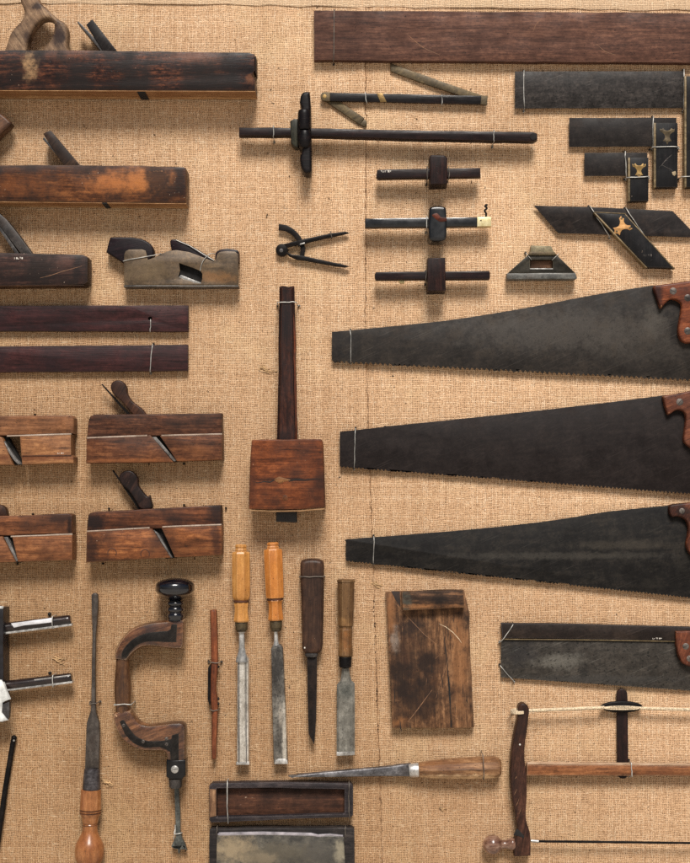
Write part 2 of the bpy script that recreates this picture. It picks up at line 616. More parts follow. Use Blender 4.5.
# ------------------------------------------------------------------ small fittings
def wire(parent, p0, p1, h, r=0.42, mat=None, nails=True, sag=0.0, ends=2):
    """a tie wire over the tool, h mm above the board, into the board at both ends, with a black tack at each end"""
    mb = MB()
    a, b = W(p0[0], p0[1], h), W(p1[0], p1[1], h)
    off = Vector((0, 0, 0))
    path = [Vector((a.x, -0.001, a.z)), Vector((a.x, a.y + 0.001, a.z))]
    m = 5
    bow = random.uniform(-0.5, 0.5) * U + sag * U
    d = (b - a).normalized()
    s = d.cross(Vector((0, -1, 0)))
    for i in range(m + 1):
        t = i / m
        path.append(a.lerp(b, t) + Vector((0, -0.0008, 0)) + s * (bow * math.sin(math.pi * t) + random.gauss(0, .22) * U))
    path += [Vector((b.x, b.y + 0.001, b.z)), Vector((b.x, -0.001, b.z))]
    mb.wtube(path, r * U, 6)
    if nails and ends:
        c = Vector((b.x, -0.002, b.z)) + d * 0.4 * U
        mb.wtube([c + s * U * math.cos(q) * .8 + d * U * (.4 * q) + Vector((0, -.0015 - .0012 * math.sin(q), 0)) for q in (0, 1, 2, 3, 4, 5, 6)], r * U * .8, 5)
    o = mb.build('tie_wire', mat or M_WIRE, parent, 80)
    if nails:
        for q, p in list(zip((a, b), (p0, p1)))[:ends]:
            k = MB()
            c = Vector((q.x, 0, q.z)) + (-d if q is a else d) * 1.0 * U
            k.wtube([c + Vector((0, 0.002, 0)), c + Vector((0, -0.003, 0)), c + Vector((0, -0.0046, 0))], [1.0 * U, 1.05 * U, 0.55 * U], 8)
            k.build('tack', M_NAIL, o, 60)
    return o


def tack(parent, px, py, r=1.3):
    k = MB()
    c = W(px, py, 0)
    k.wtube([c + Vector((0, 0.002, 0)), c + Vector((0, -0.004, 0)), c + Vector((0, -0.006, 0))], [r * U, r * U * 1.05, r * U * 0.55], 8)
    return k.build('tack', M_NAIL, parent, 60)


def screw(parent, px, py, r, h0, h1, mat=None):
    o = MB().disc(px, py, r, h0, h1, r * 0.35).build('screw', mat or M_SCREW, parent)
    a = random.uniform(0, math.pi)
    dx, dy = math.cos(a) * r * .75, math.sin(a) * r * .75
    nx, ny = -math.sin(a) * .22, math.cos(a) * .22
    MB().prism([(px - dx + nx, py - dy + ny), (px + dx + nx, py + dy + ny), (px + dx - nx, py + dy - ny), (px - dx - nx, py - dy - ny)],
               h1 - 0.3, h1 + 0.15, 0.02, rough=0).build('slot', M_BLACK, o)
    return o


def marks(parent, x0, y0, x1, y1, h, n=6, mat=None):
    """worn, unreadable stamped or painted letters"""
    mb = MB()
    wd = (x1 - x0) / n
    for i in range(n):
        xa = x0 + wd * i + random.uniform(0, .2) * wd
        ya = y0 + (y1 - y0) * random.uniform(0, 0.3)
        yb = y1 - (y1 - y0) * random.uniform(0, 0.3)
        kind = random.choice('ILTO')
        t = 0.32
        if kind in 'IL':
            mb.box(xa, ya, xa + t, yb, h - .4, h + .2, .03, 0)
        if kind == 'L':
            mb.box(xa + t + .02, yb - t, xa + wd * .7, yb - .02, h - .4, h + .2, .03, 0)
        if kind == 'T':
            mb.box(xa, ya, xa + wd * .75, ya + t, h - .4, h + .2, .03, 0)
            mb.box(xa + wd * .3, ya + t + .02, xa + wd * .3 + t, yb, h - .4, h + .2, .03, 0)
        if kind == 'O':
            mb.prism([(xa, ya), (xa + wd * .7, ya), (xa + wd * .7, yb), (xa, yb)], h - .4, h + .2, .03, rough=0)
    return mb.build('painted_mark', mat or M_WHITE, parent)


def scratch(parent, pts, h, r=0.25, mat=None):
    mb = MB()
    mb.tube([(x, y, h) for x, y in pts], [r * .4] + [r] * (len(pts) - 2) + [r * .4], 5, 0.5)
    return mb.build('scratch', mat or M_SCRATCH, parent, 80)


# ------------------------------------------------------------------ the setting
def build_backdrop():
    x0, x1, y0, y1, st = -90, 780, -70, 930, 3.0
    nx, ny = int((x1 - x0) / st), int((y1 - y0) / st)
    vs, fs = [], []
    rnd = random.Random(3)
    waves = [(rnd.uniform(0.01, 0.05), rnd.uniform(0.01, 0.05), rnd.uniform(0, 6.3), rnd.uniform(.1, .3)) for _ in range(7)]
    creases = [((470, 677), (505, 673), .9), ((478, 737), (562, 726), .9), ((470, 806), (590, 795), 1.0), ((238, 90), (322, 82), .7),
               ((395, 806), (470, 800), .6)]
    for j in range(ny + 1):
        for i in range(nx + 1):
            px, py = x0 + i * st, y0 + j * st
            h = sum(a * math.sin(kx * px + ky * py + ph) for kx, ky, ph, a in waves) * 1.7
            sx = seam_x(py)
            dx = px - sx
            if dx < 0:
                h += 2.0 * math.exp(-(dx / 8.0) ** 2)
            else:
                h += 2.0 * math.exp(-(dx / 2.0) ** 2) - 1.2 * math.exp(-((dx - 3.5) / 2.0) ** 2)
            h += 0.9 * math.exp(-((dx - 13) / 3.0) ** 2)
            for (ax, ay), (bx, by), am in creases:
                if ax - 12 < px < bx + 12:
                    t = min(1, max(0, (px - ax) / (bx - ax)))
                    dy = py - (ay + (by - ay) * t)
                    h += am * (math.exp(-(dy / 3.0) ** 2) - 0.8 * math.exp(-((dy - 4.5) / 3.0) ** 2)) * math.sin(math.pi * min(1, max(0, (px - ax + 12) / (bx - ax + 24))))
            h -= 1.9
            p = W(px, py, 0)
            vs.append((p.x, -h * 0.001, p.z))
    for j in range(ny):
        for i in range(nx):
            a = j * (nx + 1) + i
            fs.append((a, a + nx + 1, a + nx + 2, a + 1))
    mb = MB()
    mb._add(vs, fs)
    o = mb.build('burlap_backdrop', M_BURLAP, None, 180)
    o['kind'] = 'structure'
    # turned-over hem along the top
    hb = MB()
    pts = [(-90, -60), (780, -60), (780, 11), (690, 10.5), (560, 9), (430, 8), (330, 6.5), (240, 5), (120, 4), (-90, 3)]
    hb.prism(pts, -1.5, 0.3, 1.6, rough=0.6, seg=3)
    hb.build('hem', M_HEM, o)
    # thin brown line standing in for shade in the seam gap
    se = MB()
    rs = random.Random(11)
    se.tube([(seam_x(y) + 1.6 + rs.gauss(0, .45), y, .6 + rs.gauss(0, .25)) for y in [60 + 3.1 * i for i in range(275)]], [abs(rs.gauss(.24, .18)) + .04 for i in range(275)], 5)
    se.build('seam_gap_shade', plain('seam_gap_brown', (134, 98, 66), .9, 0, .5, 300), o, 80)
    # stitches along the seam
    sm = MB()
    y = 66
    while y < 900:
        x = seam_x(y) + 1.2
        big = 1.0 if 600 < y < 730 else 0.6
        if random.random() < (0.75 if big == 1.0 else 0.16):
            l = random.uniform(0.7, 2.8) * big
            sm.tube([(x + random.uniform(-.8, .8) * big, y, .2), (x + random.uniform(-.9, .9) * big, y + l * .5, .9), (x + random.uniform(-.9, .9) * big, y + l, .2)], random.uniform(.3, .6) * big, 5)
        y += random.uniform(2.0, 8.5)
    sm.build('seam_stitching', plain('dark_stitch_thread', (72, 50, 33), 0.9), o, 80)['kind'] = 'stuff'
    # loose fibres
    fb = MB()
    for i in range(170):
        x, y = random.uniform(0, 690), random.uniform(0, 863)
        a = random.choice((0, math.pi / 2)) + random.gauss(0, 0.5)
        L = random.uniform(2, 8)
        pts = []
        bend = random.gauss(0, .4)
        for k in range(5):
            t = k / 4
            pts.append((x + math.cos(a + bend * t) * L * t, y + math.sin(a + bend * t) * L * t, 0.2 + 1.3 * math.sin(math.pi * t)))
        fb.tube(pts, random.uniform(.1, .2), 4)
    for (x, y, n) in ((262, 367, 9), (372, 582, 8), (440, 806, 4), (56, 658, 6), (104, 780, 6)):
        for i in range(n):
            a = random.gauss(0.6, .22)
            L = random.uniform(4, 10)
            fb.tube([(x + random.gauss(0, 2.5) + math.cos(a) * L * t, y + random.gauss(0, 1.2) + math.sin(a) * L * t, .3 + .7 * math.sin(math.pi * t)) for t in (0, .3, .6, 1)], random.uniform(.2, .4), 4)
    fb.build('loose_fibres', plain('pale_jute_fibre', (190, 156, 114), 0.9), o, 80)['kind'] = 'stuff'
    return o


def seam_x(y):
    return 364.0 + (0.0 if y < 330 else (y - 330) * 0.032)


build_backdrop()

g = MB()
g._add([(-60, -90, 0), (60, -90, 0), (60, 0.6, 0), (-60, 0.6, 0)], [(0, 1, 2, 3)])
NG = NT('pale_paving')
vg = NG.coord()
NG.set('Base Color', NG.ramp(NG.noise(vg, 6, 6, .6), [(0.3, lin((176, 168, 156))), (0.7, lin((206, 198, 186)))]))
NG.set('Roughness', 0.9)
NG.bump(NG.noise(vg, 90, 4), 0.3, 0.004)
g.build('ground', NG.m)['kind'] = 'structure'

# ------------------------------------------------------------------ top-right: long straight edge
t = thing('straightedge', 'long brown wooden board running along the top right edge of the cloth', 'board', 500, 36)
m = wood('worn_red_brown_board', (58, 36, 28), (94, 61, 48), (124, 86, 67), 0, 0.4, (48, 31, 27), (132, 100, 84), 0.4, 0.6, speck=0.4, grain=1.5,
         speck_col=(150, 104, 84))
MB().prism([(314, 10.5), (440, 11.2), (560, 12), (730, 13.5), (730, 62.5), (560, 62), (314, 60)], 0, 16, 0.5, rough=.2).build('plank', m, t)
for a_ in ([(407, 34), (416, 42), (424, 48)], [(416, 44), (428, 50), (440, 55)], [(533, 32), (536, 24), (541, 20)], [(596, 44), (606, 52), (616, 55)]):
    scratch(t, a_, 15.95, .3)
for i in range(26):
    x, y = random.uniform(320, 690), random.uniform(16, 58)
    a, L = random.gauss(0, .35), random.uniform(2, 9)
    scratch(t, [(x, y), (x + L * .5 * math.cos(a), y + L * .5 * math.sin(a) + .2), (x + L * math.cos(a), y + L * math.sin(a))], 15.9, .18, random.choice((M_SCRATCH, M_BLACK)))
wire(t, (334.2, 9.5), (333.4, 61), 16.4, .5, M_WIREDK)

# ------------------------------------------------------------------ bench planes (left)
PG = 'long wooden bench planes on the left'


def iron_and_wedge(root, quad, thin, h0, h1, mat, wname='wedge'):
    MB().prism(quad, h0, h1, .7, rough=.15).build(wname, mat, root)
    MB().prism(thin, h0 + 3, h1 - 3, .2, rough=.05).build('iron', M_IRON, root)


# jointer
t = thing('jointer_plane', 'largest wooden plane, dark scorched body with open looped handle, at the top left corner', 'hand plane', 110, 75, PG)
m = wood('scorched_beech', (26, 17, 18), (54, 31, 25), (112, 66, 44), 0, .75, (20, 12, 10), (98, 66, 48), .5, .4, grain=1.6, speck=.3,
         pl=[(35, 72, 8, 17, (172, 136, 98), .75), (70, 60, 22, 9, (104, 60, 38), .5), (195, 62, 30, 8, (112, 66, 42), .55),
             (240, 74, 20, 22, (20, 15, 17), .8), (252, 86, 5, 5, (120, 74, 46), .6), (120, 88, 140, 3, (34, 20, 18), .6)], root=t, contrast=1.45)
b = MB()
b.prism([(-60, 50), (60, 50), (160, 51), (248, 52.5), (254.5, 54), (255, 70), (252, 75), (255, 80), (255, 90.5), (140, 90.5), (-60, 89.5)], 4, 64, .9, rough=.2)
b.build('body', m, t)
ms = wood('pale_beech_sole', (160, 118, 78), (198, 152, 104), (222, 182, 134), 0, .25, (110, 66, 36), None, .5, .5)
MB().prism([(-60, 90), (255.4, 91), (255.4, 91.6), (-60, 90.6)], 6, 63, .1, rough=0).build('sole', ms, t)
MB().prism([(137, 91.7), (145, 91.7), (145, 92.1), (137, 92.1)], 6, 62, .05, rough=0).build('mouth', M_BLACK, t)
MB().box(255.2, 56, 256.0, 73, 20, 60, .2).build('end_grain', wood('dark_end_grain', (30, 17, 14), (52, 30, 22), (80, 48, 34), 90, .5), t)
mh = wood('pale_worn_handle', (104, 80, 60), (142, 112, 86), (176, 146, 114), 120, .5, (40, 28, 26), (190, 158, 124), .4, .55, speck=.2,
          pl=[(62, 38, 7, 16, (34, 22, 24), .9), (40, 11, 6, 4, (40, 28, 26), .9), (30, 42, 4, 8, (50, 34, 28), .7), (22, 4, 4, 6, (60, 40, 32), .7)], root=t)
outer = smooth([(3, 54), (5.6, 46), (11.3, 31), (20.7, 20.7), (24, 12), (21.5, 4), (19, -6), (26, -12), (36, -6), (41, 3), (49, 10), (58, 18.5), (65, 23), (67.6, 31), (67, 45), (70, 54)], 4)
inner = smooth([(40, 54), (43, 48), (48, 42), (52, 35), (54, 25), (50, 19), (42, 19.5), (34, 27.5), (29, 38), (27, 47), (26, 54)], 4)
MB().prism(outer + inner, 22, 46, 3.2, rough=0, seg=5).build('handle', mh, t)
iron_and_wedge(t, [(86, 24.5), (92, 19), (117, 51), (103, 51)], [(77, 22), (78.5, 21.5), (107, 51), (101, 51)], 14, 54,
               wood('black_wedge', (20, 17, 17), (34, 29, 28), (54, 46, 42), 55, .4, (14, 12, 12), (80, 70, 64), .5))

# try plane
t = thing('try_plane', 'wooden plane with scorched ends and a glowing honey patch, second from the top left', 'hand plane', 80, 185, PG)
m = wood('honey_beech', (48, 27, 18), (92, 53, 30), (138, 86, 48), 0, .7, (30, 18, 14), (140, 96, 58), .5, .42, grain=1.5, speck=.75,
         pl=[(138, 184, 44, 13, (176, 110, 58), .75), (112, 186, 30, 12, (150, 90, 48), .5), (20, 190, 40, 10, (112, 66, 38), .5),
             (182, 185, 7, 24, (36, 20, 16), .9), (70, 171, 60, 7, (44, 25, 18), .7), (150, 168, 30, 3, (110, 70, 40), .6)], root=t, contrast=1.1)
MB().prism([(-60, 165), (80, 165), (140, 165.5), (184, 167), (186.2, 169), (186.2, 203), (108, 202.2), (-60, 200.6)], 4, 52, .9, rough=.2).build('body', m, t)
MB().prism([(-60, 201), (186.2, 203.4), (186.2, 204), (-60, 201.6)], 5, 51, .1, rough=0).build('sole', ms, t)
MB().prism([(102, 202.6), (107, 202.7), (107, 203.8), (102, 203.7)], 5, 51.2, .05, rough=0).build('mouth', M_BLACK, t)
iron_and_wedge(t, [(43, 134), (46, 131.5), (51, 130.5), (81, 166), (64, 166)], [(42.5, 139), (44, 137), (69, 166), (66, 166)], 12, 42,
               wood('brown_wedge', (34, 24, 19), (54, 38, 30), (84, 62, 48), 50, .5, (24, 17, 15), (130, 100, 74), .5))
MB().prism(smooth([(-30, 108), (-10, 108), (2, 114), (10, 121), (10.5, 125), (4, 131), (-2, 137), (-12, 150), (-30, 170)], 3), 16, 40, 3, rough=0, seg=4).build('handle', wood('tan_handle', (54, 34, 24), (96, 64, 44), (130, 92, 64), 30, .5), t)
marks(t, 153, 170.5, 163, 172, 52, 5, M_SCRATCH)

# jack plane
t = thing('jack_plane', 'short dark wooden plane with a long pale scratch on its right end', 'hand plane', 40, 268, PG)
m = wood('dark_scuffed_beech', (26, 17, 17), (52, 33, 28), (86, 58, 48), 0, .7, (24, 15, 12), (112, 88, 74), .4, .46, grain=1.5, speck=.3,
         pl=[(60, 264, 26, 7, (84, 54, 44), .5), (80, 270, 5, 20, (24, 16, 16), .8), (30, 280, 40, 4, (26, 18, 18), .7)], root=t)
MB().prism([(-60, 252.5), (10, 252.8), (60, 254), (83, 254.8), (87.6, 257), (87.6, 282), (84, 284.4), (60, 285.4), (-60, 285.8)], 4, 46, 1.0, rough=.2).build('body', m, t)
MB().prism([(-60, 286.2), (84, 285), (84, 285.6), (-60, 286.8)], 5, 45, .1, rough=0).build('sole', wood('brown_sole', (60, 38, 24), (96, 62, 38), (120, 82, 50), 0, .4), t)
iron_and_wedge(t, [(-8, 205), (0, 214), (6, 219), (18, 234), (33, 255), (22, 255), (-8, 216)], [(-8, 219), (-8, 214), (20, 255), (16, 255)], 10, 38,
               steel('worn_black_iron', (26, 24, 24), (46, 42, 41), (78, 72, 68), 50, .45, .3, .4, (60, 46, 36), (150, 140, 128), .5))
marks(t, 14, 257, 23, 259.4, 46, 5)
scratch(t, [(40, 278), (52, 275), (62, 271.5), (82, 266)], 46, .3)
tack(t, 48, 287)
tack(t, 60, 287.6)
for nm, p in (('x', 0),):
    pass

# shoulder plane
t = thing('shoulder_plane', 'metal infill plane with bronze side plate and dark wooden infill beside the jack plane', 'hand plane', 181, 270)
mdk = wood('black_infill', (16, 9, 13), (28, 17, 22), (46, 28, 32), 10, .4, (12, 8, 12), (78, 60, 60), .5, .35)
MB().prism(smooth([(106, 252), (109.4, 239), (113, 236.8), (133, 237.2), (145, 240.2), (152, 246), (153.6, 254), (149, 260)], 3) + [(140, 265), (123, 262.5)], 4, 27, 1.8, rough=0, seg=4).build('front_infill', mdk, t)
MB().prism(smooth([(172, 252), (170, 241), (176, 239.4), (189, 244.6), (202, 252), (214, 259.5)], 3) + [(206, 262), (178, 258)], 5, 26, 1.2, rough=0, seg=3).build('wedge', mdk, t)
MB().prism(smooth([(215, 262), (215, 256), (217, 251), (225, 248.6), (236, 249.6), (239, 252)], 3) + [(239, 262)], 4, 28, 1, rough=0).build('rear_infill', mdk, t)
mp = steel('bronzed_side_plate', (58, 47, 35), (84, 68, 50), (112, 91, 66), 0, .42, .3, .2, (70, 54, 40), (150, 132, 106), .4,
           pl=[(216, 278, 22, 6, (140, 100, 62), .6), (150, 272, 24, 12, (104, 86, 62), .6)], root=t, pits=.35)
plate = [(124, 285), (124, 255), (125.5, 251), (129, 249.5), (142, 249.3), (145.5, 250.5), (147, 256), (147.6, 259.8), (154, 257.6), (160, 254.3), (168, 251), (176, 250), (189, 252), (201, 256.5), (214, 261.8), (216, 258.7), (217.4, 253.4), (220, 251.8), (226, 251.1), (235, 251.6), (238, 254), (238.4, 285)]
hole = [(179, 263), (184, 264.8), (192, 267.5), (200.6, 271), (202.2, 274), (202, 279), (200.6, 283.6), (194, 282.6), (184, 279), (178, 276.6), (180, 271)]
MB().prism(plate, 27.4, 31, .5, holes=[hole], rough=.08).build('side_plate', mp, t)
MB().prism([(124.5, 285), (124.5, 264), (150, 262), (176, 256), (200, 263), (214, 266), (238, 262), (238, 285)], 4, 18, .3, rough=0).build('body', M_BLACK, t)
MB().box(123.6, 285.3, 238.6, 287, 2, 31.3, .3).build('sole', steel('grey_sole', (60, 56, 52), (88, 82, 76), (120, 112, 104), 0, .4, .6), t)
MB().prism([(178, 277), (200, 285), (202, 283), (181, 275)], 18, 26, .2, rough=0).build('iron', M_BRIGHT, t)
wire(t, (123.3, 261.2), (161, 253.8), 31.6, .45, nails=False)
mbw = MB()
mbw.wtube(smooth([W(x, y, h) for x, y, h in ((200, 271, 31.8), (202, 263, 33), (206, 257, 33), (211, 253.5, 31), (217, 254, 20), (219, 251, 5))], 4), .4 * U, 6)
mbw.wtube([W(x, y, h) for x, y, h in ((176, 240, 27), (190, 246, 28), (203, 254, 30), (214, 260.5, 32.4))], .45 * U, 6)
mbw.build('twisted_wire', M_WIRE, t, 80)

# ------------------------------------------------------------------ two dark sticks
SG = 'pair of dark straight sticks on the left'
m = wood('plum_rosewood', (34, 18, 19), (54, 28, 29), (74, 40, 39), 0, .45, (20, 12, 16), (90, 66, 60), .3, .42, pl=[(150, 325, 80, 8, (64, 32, 32), .35)])
t = thing('winding_stick', 'upper dark purple-brown stick with a small hole near its right end', 'stick', 80, 318, SG)
MB().prism([(-60, 305.6), (188.2, 305.4), (188.2, 331.4), (-60, 331)], 0, 12, .4, holes=[arc(150, 318.6, 2.0, 2.0, 0, 330, 11)], rough=.12).build('stick', m, t)
MB().disc(150, 318.6, 2.3, 1, 5, .2).build('hole', M_BLACK, t)
wire(t, (150.4, 319.5), (150, 331.5), 12.2, .42, nails=False)
t = thing('winding_stick', 'lower dark purple-brown stick crossed by a thin tie wire', 'stick', 80, 358, SG)
m2 = wood('plum_rosewood_second', (36, 19, 20), (58, 31, 31), (78, 43, 41), 0, .5, (22, 13, 18), (96, 70, 62), .3, .42)
MB().prism([(-60, 346.6), (60, 345.8), (187.8, 344.6), (187.8, 370.8), (60, 371.8), (-60, 372.4)], 0, 12, .4, rough=.12).build('stick', m2, t)
wire(t, (152.6, 344.2), (150.2, 371.6), 12.3, .42)

# ------------------------------------------------------------------ moulding planes
MG = 'wooden moulding planes'


def moulding(label, upper, lower, edge, throat, blade, mu, ml, hu=38, hl=45, wedge=None, cut=None, knots=()):
    """upper stock, thicker lower stock cut through by the throat, step between them with its lit edge painted pale"""
    xs = [p[0] for p in lower]
    ys = [p[1] for p in lower]
    t = thing('moulding_plane', label, 'moulding plane', (max(min(xs), 0) + max(xs)) / 2, (min(ys) + max(ys)) / 2, MG)
    a, b_ = mu(t), ml(t)
    MB().prism(upper, 2, hu, 1.2, rough=.15, seg=3).build('stock', a, t)
    MB().prism(lower, 2, hl, .7, rough=.12).build('body', b_, t)
    for e in edge:
        mb = MB()
        mb.prism([e[0], e[1], (e[1][0], e[1][1] + 1.5), (e[0][0], e[0][1] + 1.5)], hl - 6, hl + .6, .5, rough=.1)
        mb.build('step_edge', M_PALEEDGE, t)
    MB().prism(throat, 2, hl * .55, .1, rough=0).build('throat', M_BLACK, t)
    MB().prism(blade, hl * .55, hl * .9, .3, rough=0).build('iron', M_IRONMID, t)
    if wedge:
        for nm, pts, h0, h1, mm, bb in wedge:
            MB().prism(pts, h0, h1, bb, rough=0, seg=4).build(nm, mm, t)
    return t


M_PALEEDGE = wood('rubbed_lit_edge', (168, 146, 128), (204, 186, 170), (226, 212, 198), 0, .2, (130, 100, 80), None)  # worn step edge, painted paler for the light it catches

mk = lambda n, a, **kw: (lambda r: wood(n, *a, root=r, **kw))
# first row, right
wk = wood('walnut_wedge', (40, 24, 18), (72, 44, 32), (100, 66, 46), 60, .5, (28, 18, 15), (120, 86, 62), .4)
knob = smooth([(110.5, 388), (112, 382.5), (117.5, 380), (123, 382), (126.5, 387.5), (127, 393), (131, 400), (137, 405), (143, 410), (146, 416), (135, 416), (128, 409), (120, 400), (114, 395)], 3, True)
knob = [(min(max(x, 100), 150), y) for x, y in knob]
t = moulding('moulding plane with walnut wedge in the upper row under the dark sticks',
             [(88, 422), (90, 416.5), (94, 414.4), (160, 414), (221.6, 413), (222, 434.4), (160, 436), (86.6, 438)],
             [(86.4, 438), (147, 435.6), (150, 434.8), (173, 462), (86, 463.2)],
             [((86.6, 437.2), (147, 434.8)), ((161.2, 434.8), (222, 433.2))],
             [(146, 434), (163, 434), (180, 461.5), (168, 462)], [(152, 437), (156, 437), (176.4, 460.6), (173.5, 461.4)],
             mk('walnut_stock', ((42, 25, 18), (76, 45, 31), (110, 70, 48)), blotch=.5, wear=(110, 80, 60), contrast=1.15),
             mk('walnut_body', ((58, 33, 21), (98, 58, 37), (136, 88, 56)), blotch=.4, wear=(150, 96, 60), pl=[(200, 450, 14, 6, (124, 78, 48), .5), (150, 461, 70, 2.5, (150, 92, 54), .6)]),
             wedge=[('wedge', knob, 14, 30, wk, 1.5), ('iron_tang', [(101.2, 384.6), (102.2, 383.8), (131, 415), (127.5, 415)], 18, 22, M_IRONDK, .2)])
b_ = MB().prism([(159.8, 436), (222, 434.2), (222, 459.6), (176.8, 461.2)], 2, 45, .7, rough=.12)
b_.build('body', bpy.data.materials['walnut_body'], t)
tack(t, 184, 463.8, 1.1)

# first row, left
t = moulding('pale moulding plane cut by the left edge, in the upper row',
             [(-50, 416), (40, 415.4), (71, 415.2), (73.6, 418), (73.6, 433.6), (-50, 437.5)],
             [(19.6, 436), (70.8, 434.4), (71, 455), (73.4, 457), (73.4, 463), (22, 464.6)],
             [((6.5, 435.2), (71, 433.2))],
             [(-6, 429), (3, 429.5), (22.5, 464.8), (10, 464.8)], [(0, 439), (2, 438), (15, 458), (21, 464), (18, 464.4), (13, 459.5)],
             mk('tan_beech_stock', ((92, 58, 37), (134, 88, 57), (164, 114, 78)), blotch=.35, blotch_col=(64, 40, 28), wear=(176, 142, 112)),
             mk('tan_beech_body', ((110, 70, 44), (152, 102, 66), (182, 132, 88)), blotch=.3, blotch_col=(74, 46, 30), wear=(176, 130, 90), pl=[(40, 458, 60, 3, (96, 54, 34), .7)]))
MB().prism([(-50, 437.8), (-2, 436.2), (2, 437.4), (12.5, 464.8), (-50, 465)], 2, 45, .7, rough=.1).build('body', bpy.data.materials['tan_beech_body'], t)
MB().prism([(22, 455.4), (71.2, 454.8), (71.2, 456.4), (22, 457)], 40, 45.4, .2, rough=.05).build('bead', wood('dark_bead', (60, 34, 22), (92, 54, 34), (112, 70, 46), 0, .3), t)
marks(t, 57, 452.4, 64, 454, 45, 4)
tack(t, 35, 414.6, 1.0)

# second row, left
t = moulding('reddish moulding plane cut by the left edge, in the lower row',
             [(-50, 517), (30, 515.2), (68, 513.4), (72.2, 515), (72.4, 533.4), (-50, 537.6)],
             [(12, 537), (72.2, 534.4), (72.2, 560), (17.8, 561.8)],
             [((10.5, 535.8), (72.2, 533.4))],
             [(0, 534), (14, 534), (20.5, 562.6), (14, 562.6)], [(3.6, 537), (7.5, 537), (18, 560.6), (16, 561.6)],
             mk('red_beech_stock', ((70, 40, 26), (112, 67, 42), (148, 94, 60)), blotch=.5, blotch_col=(40, 24, 18), wear=(140, 100, 70), pl=[(64, 518, 14, 5, (34, 24, 22), .8), (71, 525, 3, 12, (26, 16, 14), .9)]),
             mk('red_beech_body', ((88, 52, 31), (132, 81, 49), (170, 114, 72)), blotch=.45, blotch_col=(48, 28, 20), wear=(156, 108, 72), speck=.1))
MB().prism([(-50, 538.2), (2, 536.4), (15.5, 561.9), (-50, 563.6)], 2, 45, .7, rough=.1).build('body', bpy.data.materials['red_beech_body'], t)
MB().prism(arc(-6, 510, 12, 6, 180, 360, 8) + [(7, 516.5), (-18, 516.5)], 12, 30, 1.4, rough=0).build('wedge', wk, t)
tack(t, 33, 514, 1.0)
tack(t, 17.5, 564, 1.0)

# second row, right
wk2 = wood('black_wedge_knob', (20, 13, 13), (34, 22, 20), (58, 38, 32), 60, .6, (12, 9, 10), (100, 74, 60), .5)
knob = smooth([(119, 478), (121, 473), (127, 470.3), (133, 472), (137.5, 478), (138, 485), (142, 491), (147, 496.5), (149.5, 495), (150.5, 499), (152, 508), (141, 509), (135, 500), (128, 490), (122, 485)], 3, True)
t = moulding('scorched moulding plane with black knobbed wedge, in the lower row above the brace',
             [(88, 515), (91, 512.6), (96, 511.6), (160, 508.4), (220.8, 505), (221.6, 525.4), (160, 528.6), (86.6, 531.6)],
             [(86.4, 531.8), (149, 528), (152, 529), (170.5, 557.6), (86, 562.4)],
             [((86.6, 530.6), (149.4, 527)), ((162, 526.2), (221.4, 523.8))],
             [(146, 525), (164, 525), (176, 558), (166, 558.6)], [(153.4, 530), (157.6, 533), (172.4, 557.6), (170.4, 557.4)],
             mk('scorched_red_stock', ((50, 28, 19), (94, 53, 33), (134, 82, 52)), blotch=.6, blotch_col=(26, 16, 15), wear=(120, 84, 60), pl=[(96, 522, 14, 10, (24, 15, 15), .9), (216, 514, 8, 14, (28, 18, 17), .8)]),
             mk('scorched_red_body', ((74, 41, 24), (128, 75, 43), (168, 108, 64)), blotch=.55, blotch_col=(36, 20, 16), wear=(146, 100, 64), speck=.15,
                pl=[(94, 548, 10, 18, (32, 20, 18), .8), (217, 540, 6, 18, (40, 24, 20), .7), (130, 560, 60, 3, (40, 24, 18), .7)]),
             wedge=[('wedge', knob, 14, 30, wk2, 1.5), ('iron_tang', [(112, 470.6), (113.2, 469.8), (142, 509), (138, 509)], 18, 22, M_IRONDK, .2)])
MB().prism([(161, 527.2), (221.6, 525.4), (221.6, 554.8), (174.6, 557.4)], 2, 45, .7, rough=.12).build('body', bpy.data.materials['scorched_red_body'], t)
for x, y in ((112, 553), (145, 554)):
    mb = MB()
    mb.wtube([W(x + 4.4 * math.cos(a), y - 4.6 * math.sin(a), 45.1) for a in [math.pi * (i / 10 * 1.3 - .15) for i in range(11)]], .45 * U, 5)
    mb.build('stamped_ring', plain('burnt_ring', (70, 40, 26), .7), t, 80)
for x, y in ((109, 508.5), (184, 504.8), (226, 508), (103, 563.6)):
    tack(t, x, y, 1.0)

# ------------------------------------------------------------------ mallet
t = thing('mallet', 'big square-headed wooden mallet hanging head down in the middle', 'mallet', 287, 420)
mh = wood('dark_mallet_handle', (26, 15, 14), (46, 26, 22), (76, 42, 30), 90, .55, (18, 13, 15), (120, 64, 38), .55, .45, speck=.3)
MB().prism([(279.2, 286.4), (283, 285.4), (288, 286.6), (294, 285.6), (295, 330), (296.2, 400), (297, 446), (276.6, 446), (277.6, 400), (278.6, 330)], 26, 50, 2.8, rough=.3, seg=1).build('handle', mh, t)
MB().prism([(292, 300), (295.4, 330), (296.4, 400), (296.8, 440), (293.8, 440), (293, 400), (292.4, 340)], 25, 47.4, .8, rough=.2).build('worn_flank', wood('red_flank', (60, 28, 18), (104, 52, 30), (140, 76, 44), 90, .5, (30, 17, 14)), t)
MB().prism([(276.2, 508), (296.6, 508), (297, 522.6), (276, 521.8)], 24, 46, .8, rough=.1).build('handle_end', plain('black_handle_end', (24, 18, 17), .6), t)
